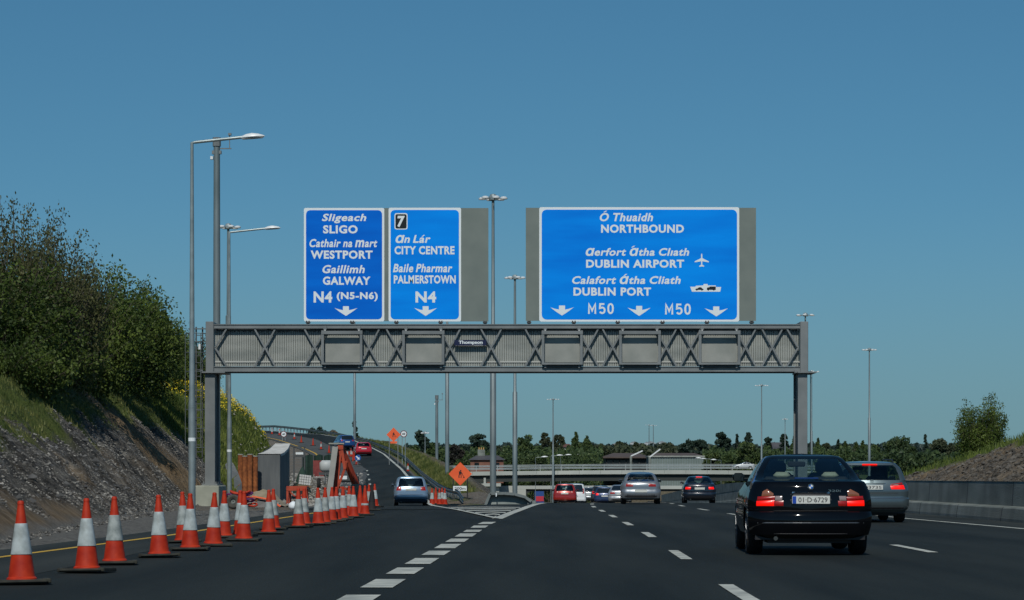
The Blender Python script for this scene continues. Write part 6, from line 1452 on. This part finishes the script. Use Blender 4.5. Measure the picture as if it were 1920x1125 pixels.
mb.build('roundel', [mat('badge_white', (.75, .78, .8), .3), mat('badge_blue', (.02, .15, .55), .3)], bd)
mb = MB(); mb.lathe([(.036, -.0135), (.041, -.0135), (.041, -.008)], 20, (c.x, c.y - .006, .957), axis='y'); mb.build('ring', chrome, bd)
mb = MB(); c9 = surf(9.3, .90); text_into(mb, '320i', c9.x - .04, c9.x + .13, .885, .915, c9.y - .02, .01); mb.build('model_lettering', chrome, bmw)
mb = MB(); mb.box(-.17, .17, .80, .86, 1.055, 1.085, .01); mb.build('brake_lamp', mat('blue_reflector', (.03, .06, .25), .3), bmw)

greyg = paint('grey_green_paint', (.085, .115, .125), .6, .3)
rw = hatch_rows(.91, 1.47, 4.8, 1.0, .25, .42, tail=.03)
sp = hatch_spec(greyg, rw, [('tail_lamp', 10.3, 14.5, .80, lambda u: lerp(.885, .90, u), lamp_red_lit), ('tail_lamp_upper', 10.5, 14.2, .905, lambda u: lerp(.925, .965, u), lamp_red), ('reversing_lamp', 11.0, 12.6, .885, .93, lamp_clear)], wheels=(.95, 3.85), plate=.845, rear_seat=1.0, wheel_r=.32, tyre_w=.225, trim=[('grab_handle', 2.6, 9.4, .925, .94, chrome, .014), ('seam', .4, 11.6, .70, .708, black, .003), ('bumper_strip', -1, 13, .585, .60, chrome, .004)])
merc, surf, patch = build_car('estate_car', 'grey green estate car with lit high brake lamp, right behind the black saloon', sp, (8.62, 58.7, .014), R_(-1), plate='03735')
mb = MB(); zt = rw[14][0]; yt = surf(6, zt).y; mb.box(-.18, .18, yt - .03, yt + .02, zt - .005, zt + .03, .008); mb.build('high_brake_lamp', lamp_red_lit, merc)
for sg in (-1, 1): mb = MB(); mb.tube([(sg * .60, .75, 1.44), (sg * .61, 1.0, 1.515), (sg * .61, 2.6, 1.525), (sg * .60, 2.9, 1.47)], .018, 6); mb.build('roof_rail', black, merc)
mb = MB(); c = surf(6, .99); mb.lathe([(.034, -.008), (.042, -.008), (.042, .0)], 18, (0, c.y - .006, 1.0 - .01), axis='y'); mb.bar((0, c.y - .012, .99), (0, c.y - .012, 1.028), .008); mb.bar((0, c.y - .012, .99), (.032, c.y - .012, .97), .008); mb.bar((0, c.y - .012, .99), (-.032, c.y - .012, .97), .008); mb.build('badge', chrome, merc)

silver = paint('silver_paint', (.20, .22, .24), .55, .32)
pr_ = [(.2, .70, .14, 3.85, .2, .06), (.26, .80, .05, 3.95, .22, .10), (.38, .83, .01, 3.98, .26, .12), (.48, .835, .0, 4.0, .28, .12), (.56, .835, .02, 4.0, .28, .12), (.60, .825, .045, 3.98, .28, .12), (.66, .83, .05, 3.95, .28, .12), (.74, .825, .05, 3.85, .28, .12), (.82, .81, .06, 3.6, .28, .12), (.89, .775, .09, 3.3, .28, .12), (.93, .735, .12, 3.0, .28, .12), (.955, .715, .20, 2.9, .14, .12), (1.10, .665, .45, 2.55, .13, .12), (1.20, .615, .70, 2.28, .13, .1), (1.265, .56, .95, 2.05, .14, .08), (1.31, .48, 1.25, 1.9, .18, .06), (1.335, .34, 1.55, 1.75, .18, 0)]
sp = hatch_spec(silver, pr_, [('tail_lamp', 9.6, 13.2, .73, lambda u: lerp(.86, .82, u), lamp_red), ('reversing_lamp', 10.3, 11.6, .755, .83, lamp_amber)], wheels=(.75, 3.2), plate=.545, pillar={'r0': 0, 'side': [(3, 14), (16, 37)]}, mirror=(2.45, .96), rear_seat=.7, taper=.05,
    trim=[('bumper_line', 0, 12, .615, .622, black, .003), ('plate_recess', 3.6, 8.4, .48, .61, black, .002), ('valance_and_shade', 0, 12, .27, .36, mat('dark_valance', (.03, .03, .03), .6), .004)])
build_car('silver_coupe', 'rounded silver coupe in the middle lane, bumper mounted plate', sp, (5.36, 102, zr(103) + .014), R_(-2))
navy = paint('dark_blue_paint', (.008, .012, .022), .2, .25)
sp = sedan_spec(navy, sedan_rows(.86, 1.44, 4.6, 1.04), [('tail_lamp', 11.4, 14.8, .76, .88, lamp_red_lit)], plate=.80, trim=[('boot_strip', 4, 8, .885, .90, chrome, .01)])
d_, surf, patch = build_car('dark_saloon', 'dark blue saloon in the right lane with lit tail lamps and high brake lamp', sp, (9.72, 127, zr(128) - .02), R_(-2.5))
mb = MB(); mb.box(-.16, .16, 1.24, 1.3, 1.385, 1.42); mb.build('high_brake_lamp', lamp_red_lit, d_)
bluep = paint('light_blue_paint', (.19, .275, .37), .45, .3)
rwz = hatch_rows(.84, 1.49, 3.83, .98, .27, .30)
sp = hatch_spec(bluep, rwz, [('tail_lamp', 11.2, 14.4, .80, lambda u: lerp(.97, 1.0, u), lamp_red)], plate=.855, trim=[('tailgate_seam', .2, 11.8, .61, .618, black, .003), ('handle', 3.5, 8.5, .935, .95, chrome, .012)])
build_car('light_blue_hatchback', 'light blue hatchback at the start of the slip road', sp, (-4.92, 119.6, -.345), R_(3))
sp = hatch_spec(paint('charcoal_paint', (.012, .013, .016), .2, .3), hatch_rows(.84, 1.45, 4.0, .97), [('tail_lamp', 11.2, 14.4, .78, .95, lamp_red_lit)])
build_car('dark_hatchback', 'dark car mostly hidden behind the light blue hatchback', sp, (-5.72, 137, rZ(138) - .16), R_(4), far=True)
redp = paint('red_paint', (.28, .014, .008), .25, .25)
sp = hatch_spec(redp, hatch_rows(.85, 1.52, 3.9, .98, .29, .30), [('tail_lamp', 11.3, 14.2, .84, 1.0, lamp_red)], plate=.83)
build_car('red_hatchback', 'bright red hatchback on the motorway, leftmost car below the bridge', sp, (3.80, 177, zr(178) + .09), R_(-2.5))
sp = hatch_spec(paint('white_paint', (.60, .62, .62), 0, .3), hatch_rows(.88, 1.72, 4.2, 1.05, .30, .16), [('tail_lamp', 12.2, 14.3, .95, 1.35, lamp_red)], win=(11, 14))
build_car('white_van', 'white passenger van half hidden behind the bright red hatchback', sp, (4.85, 190, zr(191) + .06), R_(-2.5), far=True)
sp = sedan_spec(paint('pale_silver_paint', (.38, .40, .42), .5, .3), sedan_rows(.87, 1.42, 4.5, 1.03), [('tail_lamp', 10.2, 14.2, .77, .90, lamp_red)])
build_car('silver_saloon', 'silver saloon partly hidden by the rounded silver coupe', sp, (7.75, 176, zr(177) + .10), R_(-2.5), far=True)
sp = hatch_spec(paint('navy_paint', (.015, .03, .08), .3, .3), hatch_rows(.86, 1.52, 4.1, 1.0), [('tail_lamp', 11.3, 14.3, .85, 1.02, lamp_red_lit)])
build_car('navy_hatchback', 'dark navy car just left of the silver saloon', sp, (7.55, 200, zr(201) + .10), R_(-2.5), far=True)
sp = hatch_spec(paint('graphite_paint', (.03, .03, .035), .3, .3), hatch_rows(.88, 1.62, 4.4, 1.05), [('tail_lamp', 11.3, 14.3, .9, 1.1, lamp_red_lit)])
build_car('graphite_people_carrier', 'taller graphite car ahead of the dark navy one', sp, (8.0, 222, zr(223) + .35), R_(-2.5), far=True)
for (px, Y, dz, c_, nm_, lb) in ((1103, 240, .55, (.35, .37, .38), 'grey_saloon', 'tiny pale grey saloon in the distance right of the white van'), (1117, 262, .75, (.03, .035, .04), 'black_hatchback', 'tiny dark car in the distance left of the navy car'), (1094, 290, .9, (.12, .14, .16), 'grey_hatchback', 'tiniest grey car in the distance beside the white van')):
    sp = sedan_spec(paint(nm_ + '_paint', c_, .4, .3), sedan_rows(.87, 1.42, 4.4, 1.03), [('tail_lamp', 10.2, 14.2, .77, .90, lamp_red)]) if 'saloon' in nm_ else hatch_spec(paint(nm_ + '_paint', c_, .4, .3), hatch_rows(.85, 1.5, 3.9, .98), [('tail_lamp', 11.3, 14.3, .85, 1.0, lamp_red_lit)])
    build_car(nm_, lb, sp, (PX(px, Y), Y, zr(Y) + dz), R_(-2.5), far=True)
sp = hatch_spec(paint('crimson_paint', (.42, .010, .022), .2, .25), hatch_rows(.84, 1.40, 3.8, .93, .2, .42), [('tail_lamp', 11.4, 14.2, .80, .95, lamp_red)], plate=.72)
build_car('crimson_hatchback', 'crimson hatchback climbing the slip road', sp, (PX(682.5, 252), 252, rZ(253.5) + .03), R_(9))
sp = hatch_spec(paint('royal_blue_paint', (.015, .06, .20), .4, .28), hatch_rows(.88, 1.55, 4.2, 1.0), [('tail_lamp', 11.4, 14.2, .85, 1.0, lamp_red)])
build_car('blue_hatchback', 'blue car ahead of the crimson hatchback on the slip road', sp, (PX(652, 270), 270, rZ(272) + .05), R_(16), far=True)
sp = sedan_spec(paint('bridge_silver_paint', (.5, .52, .53), .3, .35), sedan_rows(.86, 1.42, 4.4, 1.03), [('tail_lamp', 10.2, 14.2, .77, .90, lamp_red)])
build_car('silver_saloon', 'tiny silver saloon crossing the bridge, seen side on', sp, (PX(1415, 503), 503, bz(deckz(1400)) + .3), R_(90), far=True)
